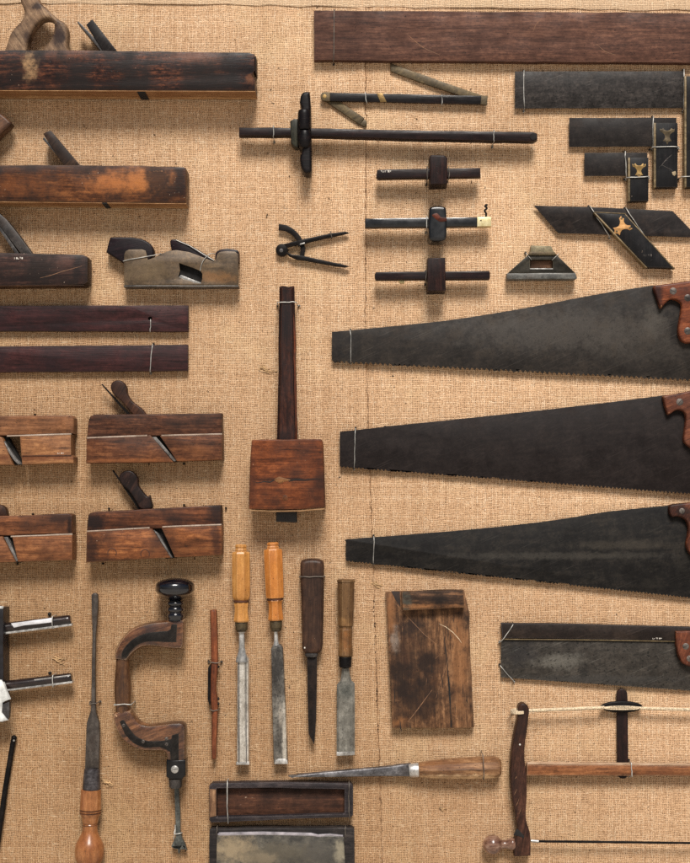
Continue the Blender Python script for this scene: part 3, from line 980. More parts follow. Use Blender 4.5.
mm = wood('mallet_beech', (68, 33, 18), (112, 58, 31), (152, 86, 48), 0, .6, (40, 22, 16), (156, 104, 66), .45, .45, speck=.15,
          pl=[(287, 480, 38, 2.0, (40, 20, 14), .85), (253, 482, 6, 30, (64, 34, 22), .7), (320, 480, 5, 34, (62, 32, 20), .6), (285, 472, 10, 6, (74, 40, 26), .6)], root=t)
MB().prism([(251.4, 441), (253, 439.8), (287, 439.4), (321, 439.2), (322.4, 441), (324, 480), (325, 507.4), (300, 509.4), (270, 509.8), (248.8, 509), (249.6, 475)], 4, 72, 1.0, rough=.2, seg=3).build('head', mm, t)
MB().prism(smooth([(274, 479.5), (279, 476.6), (284, 478), (291, 480), (284, 482), (280, 483.6), (276, 481.6)], 3, True), 71, 72.7, .6, rough=0).build('chip', wood('raw_chip', (120, 70, 38), (168, 112, 66), (204, 150, 96), 0, .2), t)
MB().disc(285, 498, 3.0, 71, 72.3, .4).build('peg', wood('peg_end', (90, 50, 28), (132, 78, 44), (156, 98, 58), 90, .2), t)
MB().prism([(249.6, 509.8), (270, 510.6), (300, 510.2), (324.6, 508.2), (324.4, 509.4), (300, 511.6), (270, 512), (249.8, 511)], 8, 70, .2, rough=0).build('bottom_light_strip', wood('lit_mallet_bottom', (150, 112, 76), (186, 148, 106), (212, 178, 136), 0, .3, (120, 80, 50)), t)  # bounce light on the underside, painted as a cream strip
for cr in ([(252, 481.4), (258, 482.4), (264, 481.2), (270, 481.6), (275, 479.4), (275, 480.4), (270, 482.8), (264, 482.2), (258, 483.2)], [(288, 480.6), (296, 478.6), (305, 479.6), (314, 478.4), (322, 479), (314, 479.3), (305, 480.8), (296, 480), (289, 481.8)]):
    MB().prism(cr, 71, 72.15, .02, rough=0).build('crack', M_BLACK, t)
wire(t, (277, 302.6), (296.6, 302.4), 51, .5)

# ------------------------------------------------------------------ panel gauge
t = thing('panel_gauge', 'long dark panel gauge with a scalloped fence near its left end', 'gauge', 388, 133)
MB().prism([(238.8, 127), (300, 127.4), (420, 130), (534, 131.6), (537.6, 133.4), (537.6, 139.6), (534, 141.4), (420, 139.6), (300, 136), (238.8, 135.6)], 16, 36, 1.8, rough=.12, seg=2).build('beam', M_ROSE, t)
mb = MB()
mb.disc(533.6, 136.5, 3.6, 36, 37.4, .8)
mb.build('end_cap', M_BLACK, t)
fence = smooth([(300.4, 96), (302.5, 92.4), (306, 91.2), (309.6, 91.4)], 3) + smooth([(310.2, 100), (311, 131), (311.4, 170)], 3) + smooth([(310.6, 172), (305.5, 172.8), (301.6, 168), (299.8, 158), (302, 150), (299, 146), (297.4, 140), (297.4, 118), (300, 112.5), (301.4, 108), (299.6, 102)], 3)
MB().prism(fence, 2, 48, 2.6, rough=0, seg=4).build('fence', M_EBONY, t)
mb = MB()
mb.lathe((304.4, 108.5), (304.4, 130.4), 44, sprof([(0, 1.0), (1.2, 4.6), (4, 6.4), (10, 6.6), (17, 6.5), (21, 5.8), (21.8, 4.6)], 3), 24)
mb.build('lobe', M_EBONY, t)
mb = MB()
mb.lathe((304.8, 131), (304.8, 150), 44, sprof([(0, 4.6), (.8, 5.9), (5, 6.6), (12, 6.4), (16.5, 4.8), (18.6, 1.2)], 3), 24)
mb.build('lobe', M_EBONY, t)
MB().prism([(290, 121), (294, 118.6), (298, 119), (298, 147), (295, 147), (291, 143)], 12, 40, 1, rough=0).build('wedge', wood('greenish_wedge', (28, 28, 22), (48, 48, 38), (72, 70, 56), 90, .4), t)
wire(t, (273.4, 126), (273.2, 136.6), 37, .5)
wire(t, (494, 130.4), (494, 141.4), 37, .5)

# ------------------------------------------------------------------ folding rule
t = thing('folding_rule', 'half-folded jointed rule with black leg and two brass legs, above the panel gauge', 'folding rule', 405, 92)


def bar(ax, ay, bx, by, w0, w1, h0, h1, b=.4, round0=False):
    L = math.hypot(bx - ax, by - ay)
    dx, dy = (bx - ax) / L, (by - ay) / L
    nx, ny = -dy, dx
    pts = [(ax + nx * w0, ay + ny * w0)]
    if round0:
        pts += [(ax + nx * w0 * math.cos(u) - dx * w0 * math.sin(u), ay + ny * w0 * math.cos(u) - dy * w0 * math.sin(u)) for u in [math.pi * i / 8 for i in range(1, 8)]]
    pts += [(ax - nx * w0, ay - ny * w0), (bx - nx * w1, by - ny * w1), (bx + nx * w1, by + ny * w1)]
    return MB().prism(pts, h0, h1, b, rough=.08)


MB().prism([(390.4, 63), (396, 65.2), (440, 80.8), (486, 96.6), (486, 102), (470, 98.6), (430, 85.6), (390.6, 71.2)], 1, 6, .4, rough=.1).build('upper_leg', M_BRASSDK, t)
bar(325, 96.4, 362, 121.2, 3.7, 4.0, 1, 5.6).build('lower_leg', M_BRASSDK, t)
MB().prism([(360, 124.2), (364.6, 119), (367, 121.6), (366.6, 125.4), (364, 126.6)], 1, 5.4, .4, rough=0).build('tip', M_BRASSDK, t)
bar(326, 96.6, 486.6, 100.2, 4.2, 4.2, 6.4, 11.4).build('black_leg', M_EBONY, t)
bar(325, 96.4, 330, 96.6, 4.6, 4.6, 6, 12, round0=True).build('joint', M_BRASSDK, t)
MB().disc(324.6, 96.2, 2.0, 12, 12.8, .4).build('rivet', M_BRASS, t)
MB().prism([(376.6, 93.2), (382.6, 93.2), (386.6, 101.9), (380.4, 101.9)], 7, 12.0, .2, rough=0).build('brass_band', M_BRASS, t)
bar(481, 99.8, 487.4, 100.4, 4.5, 4.6, 6, 12).build('joint', M_BRASSDK, t)
wire(t, (365.4, 92.3), (366.6, 103), 12, .5, nails=False)
wire(t, (441.8, 94.6), (442, 104.6), 12, .5, nails=False)

# ------------------------------------------------------------------ dividers
t = thing('dividers', 'small black wing dividers lying open with points to the right', 'dividers', 312, 247)
mi = M_IRONDK
MB().disc(281.8, 249.8, 6.2, 2, 12, 1.2, 22).build('hinge', mi, t)
MB().disc(281.2, 250.4, 2.0, 12, 13.4, .5).build('rivet', M_IRON, t)
MB().prism([(283, 244), (298, 240.4), (318, 235.8), (332, 233), (345.6, 231.4), (349, 232.8), (345, 234), (332, 236.8), (318, 240), (300, 244.4), (286, 247.4)], 4, 12, .8, rough=0).build('upper_leg', mi, t)
MB().prism([(286, 252), (292, 254.4), (300, 255), (312, 257.6), (330, 261.6), (343, 264.2), (349.4, 266.2), (345, 267.2), (336, 266.2), (312, 261.8), (303, 260), (297, 259.6), (289, 256)], 4, 12, .8, rough=0).build('lower_leg', mi, t)
pth = smooth([(278.6, 227), (285, 227.8), (291.4, 231), (297, 236.2), (301, 242.4), (302.8, 249), (301.2, 258)], 4)
wd = [3.1 - 1.0 * i / len(pth) for i in range(len(pth))]
L1, L2 = [], []
for i, (x, y) in enumerate(pth):
    a, c = pth[max(i - 1, 0)], pth[min(i + 1, len(pth) - 1)]
    l = math.hypot(c[0] - a[0], c[1] - a[1])
    nx, ny = -(c[1] - a[1]) / l, (c[0] - a[0]) / l
    L1.append((x + nx * wd[i], y + ny * wd[i]))
    L2.append((x - nx * wd[i], y - ny * wd[i]))
MB().prism(L1 + L2[::-1], 5, 10, .4, rough=0).build('wing', mi, t)
MB().prism([(296.4, 241), (304.6, 238.6), (306, 243.6), (298.4, 246.4)], 9, 15, .6, rough=0).build('clamp', mi, t)
MB().prism([(299.8, 243.6), (304.6, 242.4), (304.8, 243.6), (300, 244.8)], 15, 15.6, .1, rough=0).build('screw', M_BRIGHT, t)
wire(t, (330.8, 231.6), (331.6, 237.8), 13, .55, M_WIREDK, nails=False)

# ------------------------------------------------------------------ marking gauges
GG = 'marking gauges in a column'


def gauge(label, beam, block, mb_, mk_, hb=(18, 36), hk=48, oct_=1.2):
    cx = sum(p[0] for p in block) / len(block)
    cy = sum(p[1] for p in block) / len(block)
    t = thing('marking_gauge', label, 'marking gauge', cx, cy, GG)
    MB().prism(beam, hb[0], hb[1], .9, rough=.1).build('beam', mb_, t)
    MB().prism(block, 2, hk, oct_, rough=.1, seg=3).build('fence', mk_, t)
    return t


t = gauge('marking gauge with white lettering on its left end, top of three', [(377, 170), (379, 169.4), (430, 168.6), (480.4, 167.6), (480.8, 176.8), (378, 178.4), (376.2, 177)],
          [(429.6, 156), (431.6, 154.8), (444, 155), (447.4, 157.4), (447.4, 184), (430, 184.6)], M_ROSE, M_ROSEV)
marks(t, 380.6, 170.2, 391.4, 172.4, 36, 7)
wire(t, (427.4, 167.2), (427.2, 179.6), 38, .5, M_WIREDK)
wire(t, (448.8, 167), (448.6, 178.6), 38, .5, M_WIREDK, nails=False)
t = gauge('polished black marking gauge with brass end and hook, middle of three', [(365, 218.4), (428, 217.6), (477, 217), (477, 226.2), (428, 226.8), (365, 227.4)],
          smooth([(429, 210), (431, 206.6), (437, 205.8), (444, 206.4), (446.4, 209.6), (446.8, 225), (446.4, 237), (444, 240.4), (437, 241.2), (431, 240.6), (428.8, 237), (428.6, 224)], 3, True), M_EBONYSHINE, M_EBONYSHINE, hk=50, oct_=2.6)
MB().prism([(477.2, 216.6), (491.2, 216.8), (491.6, 226), (477.2, 226.4)], 17.6, 36.6, .6, rough=0).build('brass_end', M_BRASSBR, t)
MB().disc(481, 220.4, .9, 36, 36.9, .2).build('pin', M_BRASSDK, t)
mb = MB()
mb.wtube(smooth([W(x, y, 27) for x, y in ((486, 217), (486, 213), (484.6, 210.6), (487, 208.2), (485, 206), (487.6, 204.6))], 4), 1.0 * U, 8)
mb.build('hook', M_IRONDK, t, 80)
MB().prism(smooth([(432, 215), (437, 213), (441, 217), (446, 217.4), (446.6, 220.6), (441, 222), (435.6, 219)], 3, True), 49, 50.5, .4, rough=0).build('chip', wood('red_chip', (70, 28, 18), (112, 50, 30), (140, 74, 46), 20, .4), t)
wire(t, (426.8, 216.4), (426.8, 228), 38, .5)
t = gauge('plain dark marking gauge with square block, bottom of three', [(376, 272), (428, 271.4), (489.4, 270.8), (490.2, 273), (490.2, 277.4), (489.6, 279), (428, 279.4), (376, 279.8), (374.8, 277.6), (374.8, 274)],
          [(427.6, 258), (445.4, 257.6), (445.8, 290.8), (427.4, 291)], M_ROSE, M_ROSEV, hk=50, oct_=.9)
MB().prism([(398.6, 280.4), (404.6, 280.4), (404.6, 282.8), (400, 283)], 10, 24, .4, rough=0).build('brass_key', M_BRASSBR, t)
wire(t, (426, 270), (426, 280.6), 38, .45, M_WIREDK)

# ------------------------------------------------------------------ mitre template
t = thing('mitre_template', 'small brass and iron mitre template with sloping sides, right of the gauges', 'mitre template', 542, 266)
mo = steel('olive_iron', (22, 19, 14), (38, 34, 26), (64, 58, 46), 0, .42, .5, .2, (50, 38, 28), (150, 140, 116), .5)
MB().prism([(528, 255), (557, 255), (575, 272.6), (507.8, 273)], 2, 14, .5, holes=[[(530, 259.6), (553, 259.6), (553, 268.6), (530, 268.6)]], rough=0).build('web', mo, t)
MB().prism([(531, 245.4), (551, 245.8), (554, 251.6), (557.4, 255.4), (527.6, 255.4), (530.4, 251.8)], 2, 17, .6, rough=0).build('top_flange', steel('pale_olive_brass', (70, 62, 44), (104, 94, 70), (136, 126, 98), 0, .4, .5), t)
MB().prism([(529.6, 251.6), (554.6, 251.6), (556.8, 254.8), (528, 254.8)], 15, 18, .5, rough=0).build('ridge', M_BRASSDK, t)
MB().prism([(507.2, 273.2), (575.6, 272.8), (577.2, 278), (576, 279), (508, 279.4), (506.8, 278)], 2, 26, .7, rough=.06).build('base_flange', steel('grey_flange', (48, 47, 45), (78, 77, 73), (116, 114, 108), 0, .4, .3, .2), t)
MB().box(530, 268.3, 553, 269.4, 6, 15, .2).build('sill', M_BRIGHT, t)
MB().box(530.3, 259.9, 552.7, 268, 0.6, 3, .2).build('shaded_burlap', wood('burlap_shade_tone', (96, 66, 48), (128, 92, 68), (152, 114, 86), 0, .3), t)  # brown sheet coloured as the burlap in shade behind the window
mb = MB()
mb.wtube([W(*p) for p in ((525.4, 252.4, 0), (526.4, 253.6, 15), (531.4, 259.6, 15), (532, 260, 3))], .42 * U, 6)
mb.wtube([W(*p) for p in ((559, 253.6, 0), (558, 254.4, 15), (552.4, 260, 15), (552, 260.4, 3))], .42 * U, 6)
w_ = mb.build('tie_wire', M_WIRE, t, 80)
tack(w_, 525.4, 253, 1.1)

# ------------------------------------------------------------------ squares
QG = 'try squares with black stocks'
ORN = [(-1, .85), (-.75, .72), (-.55, .92), (-.3, .64), (0, .56), (.3, .64), (.55, .92), (.75, .72), (1, .85), (.93, .45), (.62, .32), (.4, .08), (.3, -.2), (.38, -.5), (.6, -.8), (.3, -.82), (.14, -.95), (0, -1.3), (-.14, -.95), (-.3, -.82), (-.6, -.8), (-.38, -.5), (-.3, -.2), (-.4, .08), (-.62, .32), (-.93, .45)]


def ornament(parent, cx, cy, s, h, ang=0, mat=None):
    ca, sa = math.cos(math.radians(ang)), math.sin(math.radians(ang))
    pts = [(cx + s * (x * ca + y * sa), cy - s * (-x * sa + y * ca)) for x, y in ORN]
    o = MB().prism(pts, h - .6, h + .25, .12, rough=0).build('inlay', mat or M_BRASS, parent)
    for x, y in ((-.72, .66), (.72, .66), (0, -.75)):
        MB().disc(cx + s * (x * ca + y * sa), cy - s * (-x * sa + y * ca), s * .13, h, h + .5, .1, 10).build('rivet', M_BRASSDK, o)
    return o


def square(label, bl, st, orn, mblade, seed, hst=18):
    t = thing('try_square', label, 'try square', (bl[0] + st[2]) / 2, (bl[1] + bl[3]) / 2, QG)
    MB().prism([(bl[0], bl[1]), (bl[2], bl[1] - .2), (bl[2], bl[3] - .3), (bl[0], bl[3] + .3)], 7, 9.4, .15, rough=.08).build('blade', mblade, t)
    s = MB().prism([(st[0] + 2.2, st[1]), (st[2], st[1]), (st[2], st[3]), (st[0] + 2.2, st[3] + .3)], 1, hst, .5, rough=.05).build('stock', M_BLACKSTOCK, t)
    MB().prism([(st[0], st[1]), (st[0] + 2.1, st[1]), (st[0] + 2.1, st[3]), (st[0], st[3] + .3)], 1, hst + .3, .4, rough=.05).build('face_plate', M_BRASSMID, t)
    if orn:
        ornament(s, orn[0], orn[1], orn[2], hst, 0, orn[3])
    return t


M_BLACKSTOCK = wood('black_stock', (10, 9, 11), (16, 14, 16), (30, 26, 26), 90, .4, (8, 7, 9), (84, 74, 66), .4, .4, speck=.2)
M_BLADE1 = steel('mottled_blade', (34, 33, 33), (68, 66, 65), (112, 108, 105), 0, .42, .06, .15, (48, 44, 42), (120, 116, 112), .3, pits=.8, scale=1.6)
M_BLADE2 = steel('dark_blade', (32, 29, 29), (50, 46, 45), (76, 70, 66), 0, .45, .06, .2, (48, 42, 39), (110, 104, 98), .3, pits=.5)
t = square('largest try square, wide mottled grey blade, stock cut off by the right edge', (515, 71.4, 684.4, 108), (684.6, 76, 722, 187), None, M_BLADE1, 1)
wire(t, (524.2, 70.6), (524.2, 108.8), 10, .45)
wire(t, (684.2, 69.6), (683.8, 109.4), 10.4, .55)
wire(t, (681.5, 177), (700, 177), 19, .5)
t = square('middle-sized try square with chipped black stock and brass inlay', (569.4, 117.8, 676.6, 146.4), (654, 122.8, 677.8, 187.2), (667.4, 135, 7.6, M_BRASSDK), M_BLADE2, 2)
wire(t, (653.2, 116.6), (653.2, 147.6), 10.4, .5)
wire(t, (652.4, 147.4), (678.8, 146.8), 18.8, .5)
scratch(t, [(661, 166), (666, 160), (672, 154.6)], 18.1, .25, M_SCREW)
scratch(t, [(662, 165), (670, 169), (673, 171)], 18.1, .22, M_SCREW)
MB().prism([(672, 172), (675.6, 171), (676.4, 174), (674.6, 176), (672.6, 174.6)], 17, 18.4, .3, rough=0).build('chip', plain('pale_chip', (170, 150, 116), .7), t)
t = square('smallest try square, bright brass inlay on its short black stock', (584.6, 152.8, 647.4, 175.6), (628.2, 157.4, 648.6, 201), (639.2, 169.6, 6.9, M_BRASS), M_BLADE2, 3)
wire(t, (625.6, 151.6), (626.4, 177.4), 10.4, .5)
wire(t, (627, 177.6), (649, 176.6), 18.8, .5)

t = thing('mitre_square', 'slanted mitre square with pointed dark blade and black stock, under the try squares', 'mitre square', 615, 225, QG)
MB().prism([(534, 205.4), (600, 207.4), (672.6, 211), (703, 242), (690, 237.2), (620, 235), (558.4, 233)], 7, 9.4, .15, rough=.08).build('blade', steel('brown_black_blade', (34, 30, 30), (50, 45, 44), (78, 70, 66), 5, .45, .06, .3, (56, 44, 38), (110, 100, 92), .35), t)
st = MB().prism([(596, 213), (624.4, 214.2), (673, 268), (647.8, 267.4)], 1, 19, .5, rough=.05).build('stock', M_BLACKSTOCK, t)
MB().prism([(593.6, 212.6), (595.8, 212.9), (647.6, 267.6), (645.8, 267.6)], 1, 19.4, .3, rough=0).build('face_plate', M_BRASSMID, t)
MB().prism([(624.6, 214.2), (626.2, 214.4), (675.2, 268.6), (673.2, 268.2)], 1, 19.2, .3, rough=0).build('face_plate', M_BRASSMID, t)
MB().prism([(594, 211.7), (626, 213.2), (626, 213.9), (594, 212.4)], 1, 19.2, .15, rough=0).build('end_plate', M_BRASSMID, t)
ornament(st, 621.6, 227, 8.6, 19, 48, steel('coppery_inlay', (130, 92, 54), (176, 130, 78), (210, 166, 110), 0, .4, .5, pits=.2))
wire(t, (589.6, 206.4), (609.6, 236.2), 10.4, .5, nails=True)
wire(t, (626, 208), (646, 237.6), 10.6, .5)
marks(st, 643, 254, 652, 256.4, 19, 6, M_SCREW)

# ------------------------------------------------------------------ hand saws
HG = 'hand saws with blades pointing left'


def teeth(ax, ay, bx, by, pitch, depth):
    n = int(math.hypot(bx - ax, by - ay) / pitch)
    pts = []
    for i in range(n):
        t0, t1 = i / n, (i + .62) / n
        pts.append((ax + (bx - ax) * t0, ay + (by - ay) * t0))
        pts.append((ax + (bx - ax) * t1, ay + (by - ay) * t1 + depth * random.uniform(.8, 1.1)))
    pts.append((bx, by))
    return pts


def saw(label, top, tipb, endb, pitch, depth, mat, handle, mhandle, screws, hole_h=24, heel=(740, None)):
    t = thing('hand_saw', label, 'hand saw', (top[0][0] + 690) / 2, (top[0][1] + endb[1]) / 2, HG)
    tt = teeth(tipb[0], tipb[1], endb[0], endb[1], pitch, depth)
    MB().prism([tipb] + top[::1] + tt[::-1][:-1], 9, 11, .12, rough=0).build('blade', mat(t), t)
    h = MB().prism(handle, 2, hole_h, 2.0, rough=0, seg=4).build('handle', mhandle(t), t)
    for x, y, r in screws:
        screw(h, x, y, r, hole_h - 3, hole_h + .8)
    return t


hd = smooth([(653.6, 287), (656.6, 296), (659, 303), (661.2, 308.2), (665.4, 303.6), (669, 300), (673, 299), (678, 300.4), (681.6, 303.8), (681.4, 310), (680, 319), (678.6, 330), (680.6, 339), (685.4, 342.6), (692, 342.8)], 3) + [(735, 350), (750, 300), (735, 276)] + smooth([(700, 279), (690, 280.6), (676, 282.6), (662, 284.4), (655, 285)], 2)
t = saw('topmost hand saw, brown-grey blade with coarse teeth and orange handle', smooth([(331.8, 331.8), (380, 327.4), (443, 321), (490, 314), (534.5, 306.4), (572, 299), (609.5, 292.2), (652, 285.6)], 2) + [(740, 280), (740, 381)],
        (331.8, 360), (738, 381), 4.8, 3.0,
        lambda r: steel('brown_grey_saw_plate', (42, 40, 39), (58, 55, 52), (80, 74, 68), 4, .46, .06, .3, (62, 54, 46), (96, 90, 84), .3,
                        pl=[(654, 322, 12, 16, (84, 79, 72), .4), (640, 342, 60, 24, (66, 61, 56), .4), (520, 342, 12, 20, (36, 34, 34), .5), (560, 330, 110, 22, (74, 69, 64), .5), (345, 345, 14, 16, (36, 34, 34), .6), (676, 330, 5, 16, (22, 19, 18), .8)], root=r, pits=.4),
        hd, lambda r: wood('orange_saw_handle', (78, 40, 26), (122, 64, 40), (160, 94, 60), 10, .45, (56, 26, 20), (196, 140, 92), .5, .42, pl=[(657, 294, 5, 16, (44, 26, 24), .9)], root=r),
        [(673.4, 291, 4.0), (688, 297.8, 4.0), (688, 331, 4.2)])
wire(t, (350.4, 330), (350.8, 361.6), 11.6, .42)
hd = smooth([(663, 396.4), (664.4, 402), (666, 408), (668, 414.4), (671.6, 413.4), (675, 410.8), (680, 409.8), (685, 412.6), (686.2, 419), (685, 430), (684, 439.6), (686.6, 444.4), (692, 448.4)], 3) + [(730, 470), (750, 420), (735, 388)] + [(710, 388.6), (690, 390.8), (676, 393.6), (664, 395.6)]
t = saw('middle hand saw, widest plain dark brown blade', [(339.8, 431.8), (384, 426.8), (385, 425.4), (386.6, 426.4), (450, 420), (540, 410.4), (610, 402.2), (663, 395.4), (740, 388), (740, 496)],
        (339.8, 465.8), (738, 496.4), 3.8, 2.0,
        lambda r: steel('dark_brown_saw_plate', (32, 26, 26), (44, 37, 36), (60, 52, 49), 4, .46, .06, .2, (50, 42, 40), (80, 72, 68), .3, root=r, pits=.3),
        hd, lambda r: wood('brown_saw_handle', (76, 40, 28), (112, 62, 42), (146, 90, 62), 20, .35, (54, 30, 24), (206, 160, 116), .6, .42), [(680, 402, 4.0)])
wire(t, (355.6, 428.4), (354.2, 467.6), 11.6, .42, sag=.6)
hd = smooth([(669.4, 506.4), (669.6, 512), (672.6, 517.2), (676, 516.6), (680.4, 516.8), (686, 520), (688.8, 526.6), (688, 536), (686.4, 545), (691, 555)], 3) + [(730, 570), (745, 530), (735, 500), (700, 501.6), (688, 502.8), (675, 504), (670.4, 505)]
t = saw('lowest hand saw, narrow blackened blade with fine teeth', smooth([(345.8, 541), (347.4, 539.2), (390, 536), (432.6, 532.6), (480, 528.6), (534.5, 522.8), (575, 517), (609.5, 511.4), (669, 505.4)], 2) + [(740, 500), (740, 602)],
        (345.8, 560), (738, 602), 3.4, 1.7,
        lambda r: steel('blackened_saw_plate', (24, 23, 24), (38, 37, 36), (68, 64, 58), 3, .44, .06, .2, (50, 46, 40), (78, 74, 70), .3,
                        pl=[(560, 556, 120, 4, (66, 62, 56), .45), (620, 545, 60, 5, (64, 58, 50), .45)], root=r, pits=.5),
        hd, lambda r: wood('black_saw_handle', (52, 27, 20), (92, 48, 32), (146, 82, 54), 60, .5, (16, 12, 13), (190, 120, 90), .6, .4, pl=[(682, 511, 8, 5, (16, 12, 13), .8)], root=r), [(682.2, 511, 3.2)])
wire(t, (373.6, 536.4), (373.4, 563), 11.6, .42)

# ------------------------------------------------------------------ back saw
t = thing('back_saw', 'tenon saw with thick brown spine and mottled grey blade at the right edge', 'back saw', 600, 655)
MB().prism([(501.2, 640), (600, 640), (720, 641), (740, 694)] + teeth(501, 677, 738, 693.6, 2.6, .9)[::-1], 7, 9, .12, rough=0).build('blade',
    steel('mottled_grey_blade', (54, 53, 50), (82, 80, 75), (114, 111, 103), 2, .42, .06, .25, (52, 46, 40), (130, 124, 114), .3,
          pl=[(520, 655, 16, 14, (44, 42, 42), .7), (600, 680, 100, 5, (60, 58, 56), .5), (560, 662, 26, 8, (112, 108, 100), .5), (585, 672, 5, 8, (36, 34, 32), .7)], root=t, pits=.9, scale=1.5), t)
MB().prism([(501.2, 623), (560, 623.6), (640, 625.6), (720, 627.6), (720, 642), (676, 640.6), (560, 638.6), (502.4, 638.2)], 3, 15, 1.1, rough=.08, seg=2).build('spine', steel('brown_spine', (40, 34, 32), (58, 50, 46), (78, 68, 62), 0, .42, .06, .2, (64, 50, 40), (120, 120, 128), .5), t)
MB().prism([(503, 638.8), (600, 639.6), (675, 641), (675, 641.8), (600, 640.5), (503, 639.7)], 8.5, 13, .1, rough=0).build('spine_lip', M_BRASSMID, t)
hd = smooth([(675.8, 631.4), (676.2, 640), (677.4, 649), (680, 658), (683.8, 664), (690, 666.6)], 3) + [(730, 676), (740, 640), (720, 630)]
h = MB().prism(hd, 2, 24, 1.6, rough=0, seg=4).build('handle', wood('red_saw_handle', (64, 32, 22), (102, 54, 36), (136, 80, 54), 70, .4, (40, 22, 18), (170, 112, 80), .5, .42), t)
screw(h, 686, 646.4, 3.6, 21, 24.8)
screw(h, 690, 658.6, 3.6, 21, 24.8)
wire(t, (513, 624.6), (501, 641.4), 15.6, .45, M_WIRE)
wire(t, (500.6, 665.6), (513.6, 681), 9.6, .45, M_WIRE)
marks(t, 652.6, 637.6, 662.4, 639.4, 15, 6)

# ------------------------------------------------------------------ bow saw
t = thing('bow_saw', 'wooden turning saw with twisted cord, curved arm and round knob, lower right corner', 'bow saw', 600, 775)
ma = wood('dark_bow_saw_arm', (38, 22, 17), (66, 40, 30), (94, 60, 46), 80, .45, (26, 16, 14), (140, 104, 80), .5, .42, speck=.25)
armp = smooth([(518.4, 714), (518.4, 707), (521.6, 703.8), (526, 704.4), (529.2, 709), (528.6, 718), (526.6, 734), (524.6, 748), (525, 762), (526.8, 776), (527, 796), (526, 818), (529.6, 831), (530.8, 838)], 3) + [(530.8, 856), (514.6, 857)] + smooth([(513.4, 843), (517.6, 831), (515.4, 815), (513, 801.6), (510.6, 778), (511.4, 755), (514.6, 734), (517.4, 722)], 3)
MB().prism(armp, 4, 30, 1.5, rough=0, seg=3).build('arm', ma, t)
MB().prism([(513.6, 835), (517, 828.6), (520, 831), (524.4, 836), (524, 838.4), (519, 836.4)], 28, 30.6, .4, rough=0).build('split', M_BLACK, t)
MB().disc(520, 744.6, .9, 29, 30.8, .2).build('peg', M_WHITE, t)
for a_ in ([(514, 795), (517, 789)], [(516, 806), (519, 799)], [(519, 814), (521, 808)], [(515, 779), (517, 776)]):
    scratch(t, [a_[0], ((a_[0][0] + a_[1][0]) / 2 + .3, (a_[0][1] + a_[1][1]) / 2), a_[1]], 30.1, .28)
mbm = wood('orange_bow_beam', (96, 56, 34), (138, 86, 52), (168, 112, 72), 0, .3, (80, 46, 30), (214, 176, 140), .6, .45)
MB().prism([(526.8, 764.8), (600, 765), (720, 766.2), (720, 776), (600, 775.8), (526.8, 775.6)], 8, 26, .9, rough=.1, seg=2).build('beam', mbm, t)
MB().prism([(527.4, 763.2), (720, 764.8), (720, 766.0), (527.4, 764.6)], 9, 25, .3, rough=.05).build('beam_light_strip', wood('lit_beam_top', (176, 140, 110), (208, 176, 146), (228, 202, 178), 0, .2, (150, 110, 80)), t)  # light from above on the beam, painted as a pale strip
MB().prism(smooth([(616.8, 700), (616.8, 693.6), (619, 690), (622, 689), (625.4, 690), (627.6, 694), (628, 706)], 3) + [(628.6, 770)] + smooth([(628.4, 775.4), (625.6, 778.4), (620.6, 778.4), (617.4, 775)], 2), 1, 7.6, .8, rough=0, seg=3).build('toggle', M_ROSEV, t)
# cord: two twisted strands, wound round the toggle
cord = plain('pale_twine', (206, 186, 156), .9, 0, .4, 420)


def twist(x0, y0, x1, y1, h, r, turns, n=140, root=None, name='cord'):
    mb = MB()
    for ph in (0, 2.094, 4.189):
        pts = []
        for i in range(n + 1):
            s = i / n
            a = ph + s * turns * 2 * math.pi
            p = W(x0 + (x1 - x0) * s, y0 + (y1 - y0) * s, h)
            pts.append(p + Vector((0, -math.cos(a), math.sin(a))) * r * .58 * U)
        mb.wtube(pts, r * .5 * U, 6)
    return mb.build(name, cord, root, 80)


twist(519, 711, 604, 707.6, 24, 1.75, 19, 190, t)
twist(640, 708.2, 720, 710.4, 20, 1.65, 17, 160, t)
mb = MB()
for k in range(3):
    pts = [W(518.6 + 7.4 * math.cos(a), 710.4 + k * .9 + 2.6 * math.sin(a) * .6, 17 + 16 * math.sin(a)) for a in [2 * math.pi * i / 20 for i in range(21)]]
    mb.wtube([Vector(p) for p in pts], .8 * U, 6)
for k in range(7):
    a = random.uniform(2.2, 3.9)
    mb.tube([(518, 711, 30), (518 + 3 * math.cos(a), 711 - 2 * math.sin(a), 31), (518 + 5.6 * math.cos(a), 711 - 4.6 * math.sin(a) + 1.5, 28)], [.5, .35, .15], 5)
mb.build('cord_knot', cord, t, 80)
wd_ = MB()
wd_.prism([(622 + 21 * math.cos(a), 707.0 + 5.8 * math.sin(a)) for a in [2 * math.pi * i / 40 for i in range(40)]], 10, 16, 1.2, rough=0, seg=3)
wd_.build('winding_core', M_IRONDK, t)
mb = MB()
for k, (rr, hh) in enumerate(((19, 16.4), (20.6, 15), (18.2, 17.6))):
    mb.wtube([W(622 + rr * math.cos(a), 707.4 + (.6 + .5 * k) * math.sin(a) + .3 * k, hh + 1.5 * math.sin(a)) for a in [2 * math.pi * i / 48 for i in range(49)]], .62 * U, 6)
mb.build('cord_winding', cord, t, 80)
mb = MB()
mb.tube([(531, 840.8, 20), (538.6, 841.4, 20)], 1.5, 10)
mb.build('pin', M_BRIGHT, t)
MB().prism([(538, 840.4), (720, 842.6), (720, 844.6), (538, 842.6)], 18, 22, .2, rough=.05).build('blade', M_IRONDK, t)
mb = MB()
mb.lathe((482.4, 845.4), (516, 843.8), 20, sprof([(0, .6), (1.4, 4.6), (5, 8.6), (10.5, 10.2), (15.5, 8.6), (19, 5.2), (22.5, 4.3), (26.5, 5.4), (30, 6.6), (32.6, 5.6)], 4), 30)
